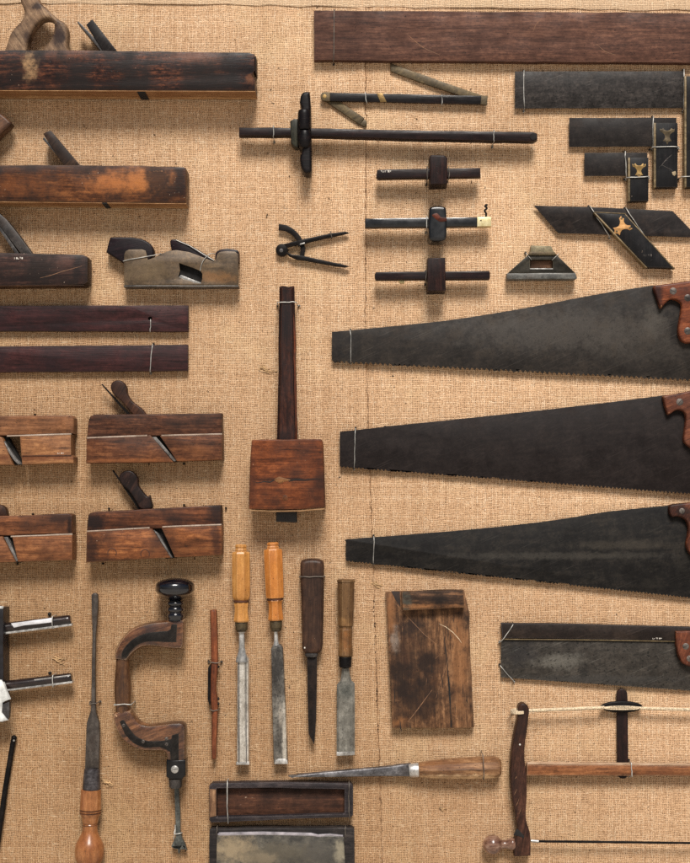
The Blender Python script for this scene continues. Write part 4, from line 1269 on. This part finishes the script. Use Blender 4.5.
mb.build('knob', wood('polished_knob', (104, 66, 50), (162, 118, 94), (214, 178, 152), 0, .45, (54, 30, 24), None, rough=.2, coat=.8), t)
wire(t, (631.4, 763), (632, 776.8), 26.6, .5, M_WIRE)

# ------------------------------------------------------------------ bench hook
t = thing('bench_hook', 'scarred rectangular wooden bench hook with a block screwed on its top end', 'bench hook', 430, 660)
m = wood('scarred_oak', (70, 46, 31), (118, 82, 55), (160, 118, 82), 92, .75, (34, 24, 20), (166, 124, 86), .5, .6, grain=1.3, speck=.1,
         pl=[(405, 650, 16, 42, (52, 34, 26), .7), (420, 700, 30, 26, (44, 28, 20), .8), (412, 628, 16, 12, (34, 26, 24), .8), (432, 670, 12, 22, (60, 38, 26), .6), (405, 690, 8, 12, (42, 28, 22), .7),
             (395, 640, 5, 14, (150, 136, 124), .55), (390, 610, 6, 26, (140, 94, 58), .6), (460, 660, 9, 60, (142, 96, 60), .5), (398, 722, 8, 6, (146, 98, 60), .6)], root=t, contrast=1.15)
MB().prism([(385.6, 592.4), (400, 591.2), (432, 590.4), (464, 590), (469.6, 613), (470.6, 660), (472.6, 700), (474.4, 727.6), (432, 728), (392.2, 728.2), (390, 680), (387.6, 630)], 0, 18, .6, rough=.35).build('board', m, t)
m = wood('blackened_block', (24, 17, 15), (72, 50, 36), (140, 100, 68), 0, .7, (22, 17, 16), (166, 122, 82), .6, .6, pl=[(406, 600, 6, 10, (86, 88, 78), .6), (430, 606, 40, 3, (156, 106, 66), .6)], root=t)
MB().prism([(401.6, 591.6), (430, 590.6), (463.4, 589.8), (464.6, 607.6), (430, 609.4), (402.6, 610.6)], 18, 36, .8, rough=.3).build('block', m, t)
MB().prism([(391, 591), (399.8, 591.4), (400.4, 607), (396, 601)], 17.5, 18.3, .2, rough=0).build('stain', plain('black_stain', (46, 34, 28), .8), t)
scratch(t, [(439, 623.8), (446, 627), (453, 632.4), (459, 639), (461.6, 643)], 18.0, .3, plain('pale_cut', (206, 184, 152), .7))
for i in range(34):
    x, y = random.uniform(392, 468), random.uniform(614, 724)
    L = random.uniform(4, 16)
    if random.random() < .62:
        scratch(t, [(x, y), (x + random.gauss(.3, .5), y + L * .5), (x + random.gauss(.5, .6), y + L)], 18.0, random.uniform(.15, .5), M_BLACK)
    else:
        a = random.gauss(1.9, .7)
        scratch(t, [(x, y), (x + L * .3 * math.cos(a), y + L * .3 * math.sin(a) + .2), (x + L * .6 * math.cos(a), y + L * .6 * math.sin(a))], 18.0, .2)
scratch(t, [(408, 722), (418, 709), (432, 690)], 18.0, .45)
scratch(t, [(436, 698), (441, 682), (447, 664), (454, 640)], 17.9, .35)
scratch(t, [(391, 598), (404, 613), (424, 634), (441, 648)], 17.9, .32)
MB().prism([(440, 590), (440.5, 590), (451.6, 727.6), (450.4, 727.6), (450.8, 700)], 17.6, 18.15, .03, rough=.3).build('crack', M_BLACK, t)

# ------------------------------------------------------------------ chisels
CG = 'row of chisels in the lower middle'


def box_handle(name, hue):
    return wood(name, *hue, ang=88, blotch=.2, blotch_col=(140, 74, 28), wear=(240, 200, 146), wear_amt=.45, rough=.36, coat=.25, speck=.05, contrast=.5, pore=.1, grime=.12)


M_BOX1 = box_handle('boxwood_amber', ((170, 106, 48), (204, 142, 74), (226, 172, 106)))
M_BOX2 = box_handle('boxwood_orange', ((168, 94, 38), (202, 126, 58), (222, 152, 82)))
M_RING = plain('dark_turned_groove', (70, 36, 18), .6)

t = thing('paring_chisel', 'bright long chisel with amber octagonal handle, first of the chisel row', 'chisel', 242, 655, CG)
h = MB().lathe((241, 544.4), (241.4, 622), 20, [(0, 4.8), (.8, 5.9), (2.4, 6.2), (4, 5.6), (5.2, 6.4), (7, 6.0), (7.6, 8.6), (9.2, 9.5), (40, 9.6), (52, 9.3), (54.6, 8.2), (56, 7.0), (57.8, 7.2), (59.5, 7.6), (63, 6.9), (68, 7.0), (73, 7.7), (76, 8.2), (77.4, 7.6)], 8).build('handle', M_BOX1, t, 25)
mb = MB()
mb.lathe((241.1, 600), (241.1, 602.4), 20, [(0, 7.0), (.6, 7.9), (1.8, 7.9), (2.4, 7.0)], 20)
mb.build('ring', M_RING, h)
mb = MB()
mb.lathe((241.4, 621.4), (241.4, 631.6), 20, [(0, 6.2), (.8, 6.4), (6, 6.1), (8.4, 6.0), (8.8, 5.2), (10.2, 4.6)], 20)
mb.build('ferrule', M_BRASSDK, t)
mb = MB()
mb.lathe((241.6, 631), (242, 662), 20, [(0, 4.2), (1.4, 3.8), (2.4, 2.8), (16, 3.0), (22, 4.2), (28, 6.2), (31, 6.4)], 16, .8)
mb.build('tang', M_BRIGHT, t)
mcb = steel('silver_chisel', (150, 144, 134), (196, 190, 180), (236, 231, 222), 90, .24, .6, .18, (96, 78, 58), None, pits=.4, pl=[(238.6, 710, 1.1, 60, (92, 86, 80), .8), (245.5, 690, .9, 60, (110, 104, 96), .7)], root=t)
MB().prism([(236.8, 659), (238, 655.4), (246.8, 655.4), (248.8, 659), (249, 764.6), (236.4, 764.8)], 14, 25, 2.9, rough=.05, seg=2).build('blade', mcb, t)
MB().prism([(238.2, 657), (239.4, 656.6), (239.6, 763), (238.4, 763)], 22, 25.5, .2, rough=.1).build('dark_edge', M_IRONMID, t)
MB().prism([(245.6, 657), (246.4, 657.4), (246.8, 763), (245.8, 763)], 22, 25.5, .2, rough=.1).build('dark_edge', M_IRONMID, t)
MB().prism([(236.4, 762), (249, 761.6), (249.3, 764.8), (236, 765)], 14, 25.4, .4, rough=0).build('bevel', M_BRIGHT, t)

t = thing('paring_chisel', 'blackened long chisel with orange octagonal handle, second of the chisel row', 'chisel', 277, 655, CG)
h = MB().lathe((272.8, 542.2), (276, 620.4), 20, [(0, 4.8), (.8, 5.9), (2.2, 6.3), (3.6, 5.6), (4.8, 6.4), (6.4, 6.1), (7, 9.0), (8.6, 9.8), (30, 9.8), (52, 9.6), (55.5, 9.2), (56.4, 7.4), (58.4, 8.3), (60, 7.4), (63, 7.0), (68, 7.2), (74, 7.9), (77, 8.2), (78.2, 7.6)], 8).build('handle', M_BOX2, t, 25)
mb = MB()
mb.lathe((275, 598), (275.1, 600.6), 20, [(0, 7.0), (.6, 8.2), (2, 8.2), (2.6, 7.0)], 20)
mb.build('ring', M_RING, h)
mb = MB()
mb.lathe((276, 619.8), (276, 631.4), 20, [(0, 6.0), (.8, 6.2), (7.6, 6.0), (8, 5.6), (10, 5.4), (11.6, 4.2)], 20)
mb.build('ferrule', M_BRASSDK, t)
mb = MB()
mb.lathe((275.8, 630.6), (276.2, 645.6), 20, [(0, 2.6), (1, 2.0), (10, 2.2), (15, 3.4)], 14)
mb.build('tang', M_BRIGHT, t)
mcb = steel('half_black_chisel', (52, 49, 46), (98, 94, 88), (150, 144, 134), 88, .3, .4, .3, (50, 40, 32), None, pits=.8, pl=[(277, 668, 8, 26, (40, 38, 38), .8), (284.6, 735, 2.6, 34, (206, 198, 184), .9), (281, 715, 2.5, 12, (170, 160, 146), .7)], root=t)
MB().prism([(270.8, 649), (272.6, 645), (281, 644.6), (283, 648), (285.4, 700), (287.8, 764), (273.4, 764.2), (271.6, 700)], 14, 25, 2.6, rough=.08, seg=2).build('blade', mcb, t)
MB().prism([(274.2, 764.2), (275.2, 760.4), (278, 758.8), (285, 758.6), (287.4, 760.4), (287.8, 764)], 21, 25.5, .5, rough=0).build('bevel', M_BRIGHT, t)

t = thing('mortise_chisel', 'mortise chisel with thick dark brown handle and pointed narrow blade, third of the chisel row', 'chisel', 312, 650, CG)
m = wood('chocolate_handle', (42, 28, 21), (70, 47, 35), (96, 68, 50), 90, .4, (30, 20, 17), (118, 88, 66), .4, .5, speck=.1, root=t)
MB().prism(smooth([(300.2, 566), (301, 561.4), (306, 559.4), (312, 559), (318, 559.4), (322.8, 561.2), (323.8, 566)], 2) + [(323.4, 600), (322.4, 645)] + smooth([(322, 649), (319.4, 653), (312, 655), (304.6, 653.4), (302, 649)], 2) + [(301.4, 610)], 6, 34, 4.2, rough=.12, seg=4).build('handle', m, t)
mb = MB()
mb.lathe((311.6, 653), (311.6, 657), 20, [(0, 7.0), (1.2, 7.2), (3.2, 6.6), (4, 5.4)], 18)
mb.build('bolster', M_IRON, t)
MB().prism([(307, 656), (317, 655), (316.6, 690), (316, 720), (314.6, 740), (314.2, 744.8), (308.6, 734), (308, 715), (307.4, 690)], 12, 26, .6, rough=.08).build('blade', steel('brown_black_blade_steel', (32, 27, 26), (46, 40, 38), (66, 58, 54), 90, .42, .06, .3, (54, 40, 32), (92, 84, 78), .4), t)
marks(t, 304, 646.6, 316, 648.8, 33.6, 7)
wire(t, (299.4, 577), (324.6, 576.6), 34.6, .5, M_WIREDK, nails=False)

t = thing('bevel_edge_chisel', 'short wide grey-green chisel with battered octagonal handle, last of the chisel row', 'chisel', 346, 670, CG)
m = wood('battered_boxwood', (84, 56, 32), (128, 92, 56), (170, 130, 86), 92, .5, (52, 34, 22), (196, 160, 114), .5, .5, speck=.4, pl=[(345, 600, 5, 26, (164, 124, 78), .5), (346, 640, 6, 14, (140, 88, 46), .6)], root=t)
h = MB().lathe((346, 579.4), (345.4, 656.6), 20, [(0, 8.0), (.7, 9.6), (2.2, 9.9), (3.2, 9.0), (5, 9.2), (42, 8.4), (46, 8.2), (47.4, 6.8), (49.4, 6.9), (50.2, 7.5), (62, 7.1), (70, 7.6), (75.6, 8.0), (76.8, 7.2)], 8).build('handle', m, t, 25)
mb = MB()
mb.lathe((345.3, 656.8), (345.2, 668), 20, [(0, 6.4), (.5, 6.6), (9.8, 6.2), (10.6, 5.4), (11.2, 3.0)], 20)
mb.build('ferrule', M_IRONDK, t)
MB().prism([(342, 666.6), (348.6, 666.6), (350, 676), (351.6, 681), (354.6, 683.6), (354.8, 755), (336.6, 755.8), (336.8, 685), (340.4, 681), (341.4, 675)], 14, 23.4, 2.2, rough=.06, seg=1).build('blade',
    steel('grey_green_chisel', (78, 75, 69), (110, 107, 99), (146, 142, 132), 90, .34, .25, .15, (70, 62, 50), None, pits=.5, pl=[(346, 690, 9, 9, (60, 64, 60), .7)], root=t), t)
MB().prism([(336.6, 752), (354.8, 751.4), (354.8, 755.2), (336.6, 756)], 18, 23.8, .5, rough=0).build('bevel', M_BRIGHT, t)

# ------------------------------------------------------------------ spokeshave
t = thing('spokeshave', 'slim reddish wooden spokeshave standing upright left of the chisels', 'spokeshave', 213, 685)
msx = wood('cherry_red', (84, 42, 25), (126, 68, 41), (156, 92, 58), 90, .4, (58, 30, 22), (170, 112, 76), .4, .45)
MB().prism([(209.8, 610.4), (213, 609.8), (216.2, 610.2), (217, 635), (217.6, 662), (217, 672), (216, 682), (215.6, 690), (217, 697), (217.4, 709), (216.8, 730), (216, 745), (215.6, 759.4), (211.6, 759.8), (211.4, 735), (211.6, 712), (210.4, 700), (210.6, 680), (211, 664), (210.6, 640)], 6, 22, 1.6, rough=.1, seg=3).build('body', msx, t)
MB().prism([(207.8, 668), (210.4, 664), (211.6, 668), (211.4, 700), (209.4, 706), (207.6, 700)], 4, 18, .8, rough=0).build('blade', M_IRONDK, t)
for y in (667, 699, 704):
    MB().disc(218, y, 1.3, 8, 14, .4, 12).build('thumb_nut', M_NAIL, t)
wire(t, (208.4, 662.4), (219.4, 662.8), 22.6, .45, M_WIREDK)
wire(t, (210, 710), (218.2, 710), 22.6, .45, M_WIREDK, nails=False)

# ------------------------------------------------------------------ brace
t = thing('brace', 'wooden carpenter brace with black mushroom knob, iron plates and a centre bit', 'brace', 150, 690)
mbk = plain('gloss_black_turning', (13, 12, 18), .16, 0, .4, 40, coat=.7)
mb = MB()
mb.lathe((175, 577.8), (175.2, 603), 34, sprof([(0, 1.0), (.5, 7), (2.2, 13.4), (5.4, 18.4), (9.4, 19.4), (13.6, 19), (17, 15.8), (19.8, 10.8), (21.8, 7.4), (23.2, 6.4), (25, 6.6)], 4), 40)
mb.build('head_knob', mbk, t)
mb = MB()
mb.lathe((175.4, 600.4), (175.6, 621), 34, sprof([(0, 5.6), (1.2, 8.3), (3.4, 8.9), (5.2, 7.6), (6.2, 7.0), (7.4, 8.5), (9.8, 8.8), (11.6, 7.4), (12.6, 7.2), (13.8, 8.5), (16.4, 8.6), (18, 7.8), (20.4, 7.9)], 3), 32)
mb.build('neck_rings', mbk, t)
mwb = wood('figured_walnut', (62, 38, 25), (98, 62, 40), (136, 92, 62), 20, .65, (38, 25, 24), (214, 176, 138), .75, .22, coat=.75, grime=.25, contrast=1.2)
upper = [(169.8, 619.6), (184.2, 619.6), (184, 634), (183.4, 645)] + [(181.6, 649.4)] + smooth([(174, 649.4), (165, 648.4), (153, 646.8), (143, 647), (135.4, 651.2), (129.4, 657.2), (126.4, 661.6)], 3) + [(114.4, 660)] + smooth([(113.8, 656), (115, 650), (121, 639), (132, 628.4), (148.6, 623), (160, 621.6), (169, 620.8)], 3)
MB().prism(upper, 18, 48, 4.6, rough=0, seg=2).build('upper_arm', mwb, t)
mpl = steel('dark_brace_plate', (26, 25, 24), (42, 40, 38), (64, 61, 57), 20, .4, .06, .2, (46, 38, 32), (100, 92, 84), .4)
MB().prism(smooth([(121.4, 658), (122.4, 651), (131, 640.6), (144, 633.8), (157, 631.8), (167.6, 631)], 3) + smooth([(170.6, 629), (171.6, 624.4), (177, 624.4)], 2) + [(176.2, 642.2)] + smooth([(166, 642), (148.4, 641.4), (138, 644.6), (130.6, 651), (126, 658)], 3), 46, 49, .4, rough=0).build('side_plate', mpl, t)
mb = MB()
mb.lathe((122.6, 658), (123, 716), 32, sprof([(0, 6.4), (3, 6.6), (10, 6.9), (22, 8.2), (34, 8.5), (44, 7.8), (54, 7.2), (58, 7.6)], 3), 30)
mb.build('grip', wood('mottled_grip', (66, 40, 24), (112, 72, 42), (150, 104, 64), 90, .5, (44, 28, 20), None, rough=.32, coat=.4), t)
wire(t, (114, 705), (131.4, 704.4), 49, .55, M_WIRE, nails=False)
lower = smooth([(113, 713.4), (112.4, 718), (115.8, 730), (124, 742), (138, 750), (152, 751.6), (163, 751.6), (166.2, 756)], 3) + [(166.2, 764), (185.2, 764)] + smooth([(185.4, 745), (185.4, 730), (184, 724.6), (180, 722.6)], 2) + smooth([(172, 722.8), (160, 724.4), (148, 725.4), (139, 722.8), (133, 715), (130.4, 710)], 3) + [(118, 711.4)]
MB().prism(lower, 18, 48, 4.6, rough=0, seg=2).build('lower_arm', mwb, t)
MB().prism(smooth([(119.6, 722), (123.4, 720), (127.6, 726), (136, 736.4), (148, 741), (162, 740.8), (171, 739)], 3) + [(172.2, 735), (178.6, 733.4), (178.8, 762), (170.6, 762)] + smooth([(170, 752), (160, 747.2), (146, 747.6), (134, 743.4), (124.6, 734)], 3), 46, 49, .4, rough=0).build('side_plate', mpl, t)
for x, y in ((123.4, 725.6), (166.4, 739), (166.4, 744.4), (143, 741.6)):
    screw(t, x, y, 1.9, 47, 49.6, M_SCREW)
MB().prism([(166, 760), (185.4, 760), (185.4, 775.6), (182, 779.4), (169.4, 779.4), (166, 777)], 16, 49.6, 1.6, rough=0, seg=3).build('chuck', plain('black_chuck', (18, 17, 18), .3, .3, .4), t)
screw(t, 174.6, 769.6, 4.2, 48, 51.4, M_BRIGHT)
mb = MB()
mb.lathe((175.6, 778.6), (175.8, 788), 33, [(0, 7.4), (1.4, 7.0), (7.6, 6.8), (9.2, 5.6)], 24)
mb.build('ferrule', M_IRON, t)
mbt = steel('grey_green_bit', (48, 50, 48), (76, 78, 74), (110, 112, 106), 90, .42, .5, .3, (60, 48, 38), (140, 138, 130), .4)
MB().prism([(174, 787), (178.6, 787), (179.4, 800), (180.2, 815), (180.2, 831), (182, 838.6), (185, 844), (187, 850.6), (185.4, 850), (184.6, 847), (182.4, 846.4), (180.6, 849.4), (179.2, 854), (178, 853.6), (177.6, 849.4), (173, 848.4), (171, 846.6), (173, 842), (175.6, 837), (175.6, 831), (175, 812)], 8, 16, .8, rough=0, seg=2).build('centre_bit', mbt, t)
mb = MB()
mb.wtube(smooth([W(*p) for p in ((175, 825, 2), (175.2, 829, 17), (174.2, 834, 18), (181.4, 833, 17), (182, 832.6, 1))], 4), .5 * U, 6)
mb.wtube([W(*p) for p in ((175.2, 825, 17.4), (175.2, 832, 18), (173.4, 839, 17)) ], .5 * U, 6)
mb.build('tie_wire', M_WIRE, t, 80)

# ------------------------------------------------------------------ turnscrew
t = thing('turnscrew', 'long flat iron screwdriver with bulbous turned wooden handle, lower left', 'screwdriver', 92, 740)
MB().prism([(91, 595), (93, 593.2), (96, 593.2), (97.8, 595), (97.9, 606), (96.8, 622), (95.6, 635), (95.2, 665), (95.2, 702), (95.8, 712), (99, 723), (99.4, 735), (98.8, 768.4), (84.6, 768.8), (85.8, 735), (86.4, 723), (90.4, 711), (90.8, 702), (91.4, 665), (92.2, 635), (91.4, 612)], 15, 24, 1.3, rough=.06, seg=2).build('blade',
    steel('brown_iron_shank', (48, 42, 38), (70, 63, 58), (98, 90, 83), 90, .4, .5, .3, (62, 48, 38), (122, 112, 104), .4), t)
mb = MB()
mb.lathe((92, 768), (91.2, 790), 20, [(0, 6.2), (1.2, 7.6), (3, 7.9), (20, 8.9), (21.6, 8.6)], 26)
mb.build('ferrule', steel('dark_ferrule', (40, 36, 38), (64, 60, 62), (104, 100, 102), 0, .32, .6), t)
mth = wood('amber_turned_handle', (124, 74, 40), (162, 104, 60), (194, 138, 90), 90, .35, (116, 58, 30), None, rough=.32, coat=.4, speck=.05, pore=.15, grime=.3, contrast=.7)
mb = MB()
mb.lathe((91, 789.4), (88.8, 872), 20, [(0, 9.4), (.6, 10.1), (10, 10.5), (19.6, 10.7), (20.2, 10.0), (21, 10.8), (22, 10.8), (22.6, 10.0), (23.6, 10.8)] + sprof([(24.6, 10.4), (28, 8.8), (33.4, 7.6)], 3) + [(34.2, 7.0), (35.2, 7.6)] + sprof([(36.4, 7.4), (42, 7.8), (48, 10.4), (54, 13.4), (60, 14.6), (67, 14.2), (74, 11.4), (80, 6), (82.4, 1)], 4), 36)
mb.build('handle', mth, t)
mb = MB()
for yy, rr in ((809.6, 10.75), (812.2, 10.75), (824.2, 7.5)):
    mb.lathe((90.4 - (yy - 809.6) * .027, yy), (90.4 - (yy - 809.6) * .027, yy + .8), 20, [(0, rr - .3), (.15, rr + .15), (.65, rr + .15), (.8, rr - .3)], 30)
mb.build('rings', M_RING, t)
wire(t, (89.2, 703.6), (96.8, 703.2), 24.6, .5, M_WIREDK, nails=True)

# ------------------------------------------------------------------ iron rod bottom left
t = thing('iron_rod', 'thin black iron rod leaning at the bottom left edge', 'rod', 6, 785)
mb = MB()
mb.tube([(14, 736, 8), (13, 742, 8), (9.6, 762, 8), (5, 790, 8), (1.6, 815, 8), (-3, 845, 8)], [2.3, 2.6, 2.7, 2.7, 2.8, 2.8], 10)
mb.ball(14, 738, 8.4, 2.9, 1.0, 14)
mb.build('rod', M_IRONDK, t)
MB().disc(13.6, 740.6, 1.0, 12.6, 14.2, .3).build('eye', M_BRIGHT, t)

# ------------------------------------------------------------------ plough plane at left edge
t = thing('plough_plane', 'two round plane arms with steel strips and a torn white fitting at the left edge', 'plough plane', 20, 655)
mar = wood('ebonised_arm', (22, 17, 17), (40, 30, 28), (64, 48, 42), -8, .5, (14, 11, 12), None, rough=.22, coat=.6)
mb = MB()
mb.lathe((-20, 631.4), (71, 619.4), 24, [(0, 5.4), (88.4, 4.9), (90.6, 4.6), (91.6, 3.6)], 20)
mb.build('arm', mar, t)
mb = MB()
mb.lathe((-20, 689), (72.2, 677.4), 24, [(0, 5.2), (89.4, 4.9), (91.6, 4.6), (92.6, 3.6)], 20)
mb.build('arm', mar, t)
msl = plain('arm_highlight_white', (222, 222, 226), .2, .35, .15)
MB().prism([(10.6, 623.4), (30, 620.8), (51.8, 617.8), (52.4, 622.4), (36, 624.4), (24, 625.6), (13.6, 628)], 30, 34.6, .8, rough=0).build('arm_highlight_slab', msl, t)  # white slab painted in for the highlight along the upper arm
MB().prism([(-10, 634.2), (4, 632.4), (38, 628), (71.4, 623.8), (71.6, 625.8), (38, 630.2), (4, 634.4), (-10, 636.4)], 14, 32, .4, rough=0).build('steel_strip', M_BRIGHT, t)
MB().prism([(-10, 691.4), (5, 689.6), (38, 685.4), (72, 681.2), (72.2, 683.2), (38, 687.4), (5, 691.6), (-10, 693.6)], 14, 32, .4, rough=0).build('steel_strip', M_BRIGHT, t)
MB().prism([(34, 679.4), (70, 674.8), (70.4, 675.8), (34, 680.6)], 29, 33, .3, rough=0).build('steel_strip', M_BRIGHT, t)
MB().box(-40, 608, 3.2, 712, 4, 52, .8).build('fence', plain('black_fence', (18, 16, 22), .4, .1), t)
mwt = plain('chipped_white_enamel', (200, 200, 196), .6, 0, .3, 60)
MB().prism([(-20, 605.6), (2.8, 606.4), (2.8, 608.8), (-20, 608.8)], 46, 53.4, .3, rough=0).build('white_fitting', mwt, t)
MB().prism([(-20, 678), (1.4, 680), (3.4, 683), (6, 691), (9.6, 699.6), (5, 701.4), (2.4, 703), (1.6, 713), (7.6, 720.4), (2, 722), (-20, 722)], 44, 55, 1.2, rough=0).build('white_fitting', mwt, t)
MB().prism([(1, 706), (4, 703.6), (9.2, 701.6), (9.4, 710), (9, 717), (7.6, 720), (2.2, 713)], 40, 52, .8, rough=0).build('grey_fitting', M_IRON, t)
wire(t, (52.4, 616.4), (52.8, 628.6), 36, .5, M_WIRE, ends=0)
wire(t, (52.6, 675.4), (52.6, 687), 36, .5, M_WIRE, ends=0)
tack(t, 49.6, 614, 1.7)
tack(t, 50, 672.8, 1.5)

# ------------------------------------------------------------------ awl
t = thing('awl', 'long tapering iron tool with pale wooden handle lying level below the bench hook', 'awl', 395, 770)
mdl = steel('bluish_steel', (58, 56, 58), (94, 92, 94), (146, 144, 146), -3, .3, .65, .2, (64, 52, 44), (170, 166, 162), .4)
MB().prism([(288, 776.2), (300, 774.4), (391, 766.2), (400, 764.8), (411, 763.6), (411, 777), (391, 776.6), (340, 777.4), (300, 778), (289, 777.4)], 10, 22, 2.2, rough=.05, seg=2).build('blade', mdl, t)
mb = MB()
mb.lathe((409, 770.6), (419.6, 769.8), 17, [(0, 6.2), (1, 6.8), (9, 7.1), (10.4, 6.6)], 22)
mb.build('ferrule', M_BRIGHT, t)
m = wood('pale_worn_beech', (100, 66, 40), (142, 100, 66), (180, 138, 98), -2, .4, (78, 48, 30), (206, 168, 126), .4, .42, coat=.2,
         pl=[(460, 777, 50, 4, (226, 190, 146), .9), (440, 764, 30, 4, (120, 78, 48), .6)], root=t)  # facet shading painted on: bright lower facet, darker upper one
mb = MB()
mb.lathe((418.6, 769.8), (501.4, 766.8), 18, [(0, 7.0), (1, 7.4), (8, 8.4), (20, 9.6), (36, 10.4), (60, 11.2), (76, 11.0), (80.6, 9.6), (82.4, 7.4)], 10)
mb.build('handle', m, t, 25)
wire(t, (482.8, 754.6), (483.6, 779.4), 42, .45, M_WIREDK, nails=False)

# ------------------------------------------------------------------ stone boxes
t = thing('oilstone_box_lid', 'empty hollowed box lid, upper of two long boxes at the bottom', 'box lid', 281, 804)
m = wood('blue_black_rim', (30, 26, 28), (48, 42, 44), (78, 68, 66), 0, .5, (22, 19, 22), (128, 116, 116), .5, .42)
MB().prism([(209, 786), (212, 783.4), (280, 782.2), (351, 783.6), (353, 786), (353, 815.4), (350.6, 817.4), (280, 819.6), (211, 822.8), (209.2, 820)], 0, 22, .9,
           holes=[[(216.6, 788.4), (280, 788), (344.4, 789.4), (344.4, 814), (280, 815.6), (216.4, 817.4)]], rough=.15).build('rim', m, t)
MB().prism([(216, 787.6), (345, 788.6), (345, 815), (216, 818)], .4, 6, .1, rough=0).build('recess', wood('brown_recess', (46, 28, 20), (78, 48, 34), (108, 70, 50), 0, .6, (28, 18, 15), None, rough=.6, speck=.3), t)
MB().prism([(209.6, 789), (216.2, 789.6), (216.2, 816), (209.6, 817.4)], 21, 22.8, .5, rough=.1).build('worn_end', wood('tan_worn_end', (96, 66, 48), (150, 112, 82), (184, 146, 110), 90, .4, (70, 46, 34)), t)
wire(t, (227.4, 780.8), (228, 823.2), 22.6, .6, M_WIRE, nails=False)
wire(t, (349, 782.4), (349.2, 818.4), 22.6, .55, M_WIREDK, nails=False)

t = thing('oilstone', 'mottled grey-tan oilstone set in a dark tray, lower of two long boxes', 'oilstone', 282, 850)
m = wood('dark_tray', (28, 25, 25), (46, 41, 40), (74, 66, 62), 0, .5, (20, 18, 19), (110, 102, 98), .45, .45)
MB().prism([(209.4, 830), (211, 828.6), (280, 828), (352, 827.8), (354.2, 829.6), (354.6, 868), (209, 869)], 0, 24, .9, rough=.15).build('tray', m, t)
N = NT('mottled_stone')
v = N.coord()
na, nb, nc = N.noise(N.vm('MULTIPLY', v, (34, 50, 60)), 1, 9, .76, .15), N.noise(v, 150, 4, .6), N.noise(N.vm('ADD', v, (3, 0, 1)), 14, 4, .6)
c = N.ramp(na, [(.34, lin((28, 27, 26))), (.47, lin((54, 52, 48))), (.58, lin((80, 76, 68))), (.72, lin((122, 114, 100)))])
c = N.mix(N.step(nb, .55, .68, 0, .7), c, lin((58, 52, 44)))
c = N.mix(N.step(nc, .5, .62, 0, .45), c, lin((58, 55, 50)))
c = patches(N, c, v, [(234, 848, 22, 16, (150, 132, 104), .75), (280, 852, 40, 12, (84, 77, 64), .7), (318, 850, 20, 14, (70, 66, 60), .7), (262, 858, 18, 8, (126, 112, 90), .6), (340, 850, 6, 12, (150, 140, 118), .6)], t, 5)
N.set('Base Color', c)
N.set('Roughness', N.step(nb, .3, .7, .28, .55))
N.bump(na, .3, .001)
MB().prism([(216.8, 836), (219, 834.2), (262, 833.6), (312, 834.8), (318, 836.4), (330, 835.6), (343.6, 837), (345.4, 866), (216, 866)], 8, 29, .9, rough=.2, seg=3).build('stone', N.m, t)
MB().prism([(217.2, 834.6), (219, 832.8), (262, 832), (311, 833.2), (318, 834.8), (330, 834), (343, 835.4), (343, 836.8), (330, 836), (318, 837), (312, 836), (262, 835), (219.6, 835.8)], 24, 29.3, .5, rough=0).build('worn_rim', plain('bluish_worn_rim', (152, 146, 150), .3, .2, .25), t)
mb = MB()
mb.disc(350, 845.4, 1.1, 23, 24.3, .2, 10)
mb.build('screw_hole', M_BLACK, t)
wire(t, (217, 827), (216.6, 836), 24.6, .45, M_WIREDK, nails=False)
wire(t, (345.4, 827), (345.6, 838), 24.6, .45, M_WIREDK, nails=False)

# ------------------------------------------------------------------ camera
cam = bpy.data.cameras.new('camera')
co = bpy.data.objects.new('camera', cam)
COL.objects.link(co)
co.location = (0, -D, ZC)
co.rotation_euler = (math.radians(90), 0, 0)
cam.sensor_fit = 'VERTICAL'
cam.sensor_height = 24.0
cam.sensor_width = 24.0
cam.lens = 24.0 * D / (863 * U)
cam.shift_x = (345 - CX) / 863
cam.shift_y = (CY - 431.5) / 863
cam.clip_start = 0.05
cam.clip_end = 500
scene.camera = co

# ------------------------------------------------------------------ light: hazy daylight from above and in front of the board
EL, AZ = 48.0, 5.0           # sun height; degrees to the right of straight in front
wld = bpy.data.worlds.new('World')
scene.world = wld
wld.use_nodes = True
nt = wld.node_tree
bg = nt.nodes['Background']
sky = nt.nodes.new('ShaderNodeTexSky')
sky.sky_type = 'NISHITA'
sky.sun_disc = False
sky.sun_elevation = math.radians(EL)
sky.sun_rotation = math.radians(180 - AZ)
sky.air_density = 1.0
sky.dust_density = 2.5
nt.links.new(sky.outputs[0], bg.inputs[0])
bg.inputs[1].default_value = 0.05
sl = bpy.data.lights.new('sun', 'SUN')
sl.energy = 4.7
sl.angle = math.radians(21)
sl.color = (1.0, 0.96, 0.90)
so = bpy.data.objects.new('sun', sl)
COL.objects.link(so)
dirv = Vector((math.sin(math.radians(AZ)) * math.cos(math.radians(EL)), -math.cos(math.radians(AZ)) * math.cos(math.radians(EL)), math.sin(math.radians(EL))))
so.rotation_euler = dirv.to_track_quat('Z', 'Y').to_euler()
so.location = dirv * 4

scene.render.engine = 'CYCLES'
scene.view_settings.view_transform = 'Standard'
scene.view_settings.look = 'None'
scene.view_settings.exposure = 0
scene.view_settings.gamma = 1
scene.cycles.use_denoising = False
scene.cycles.max_bounces = 6
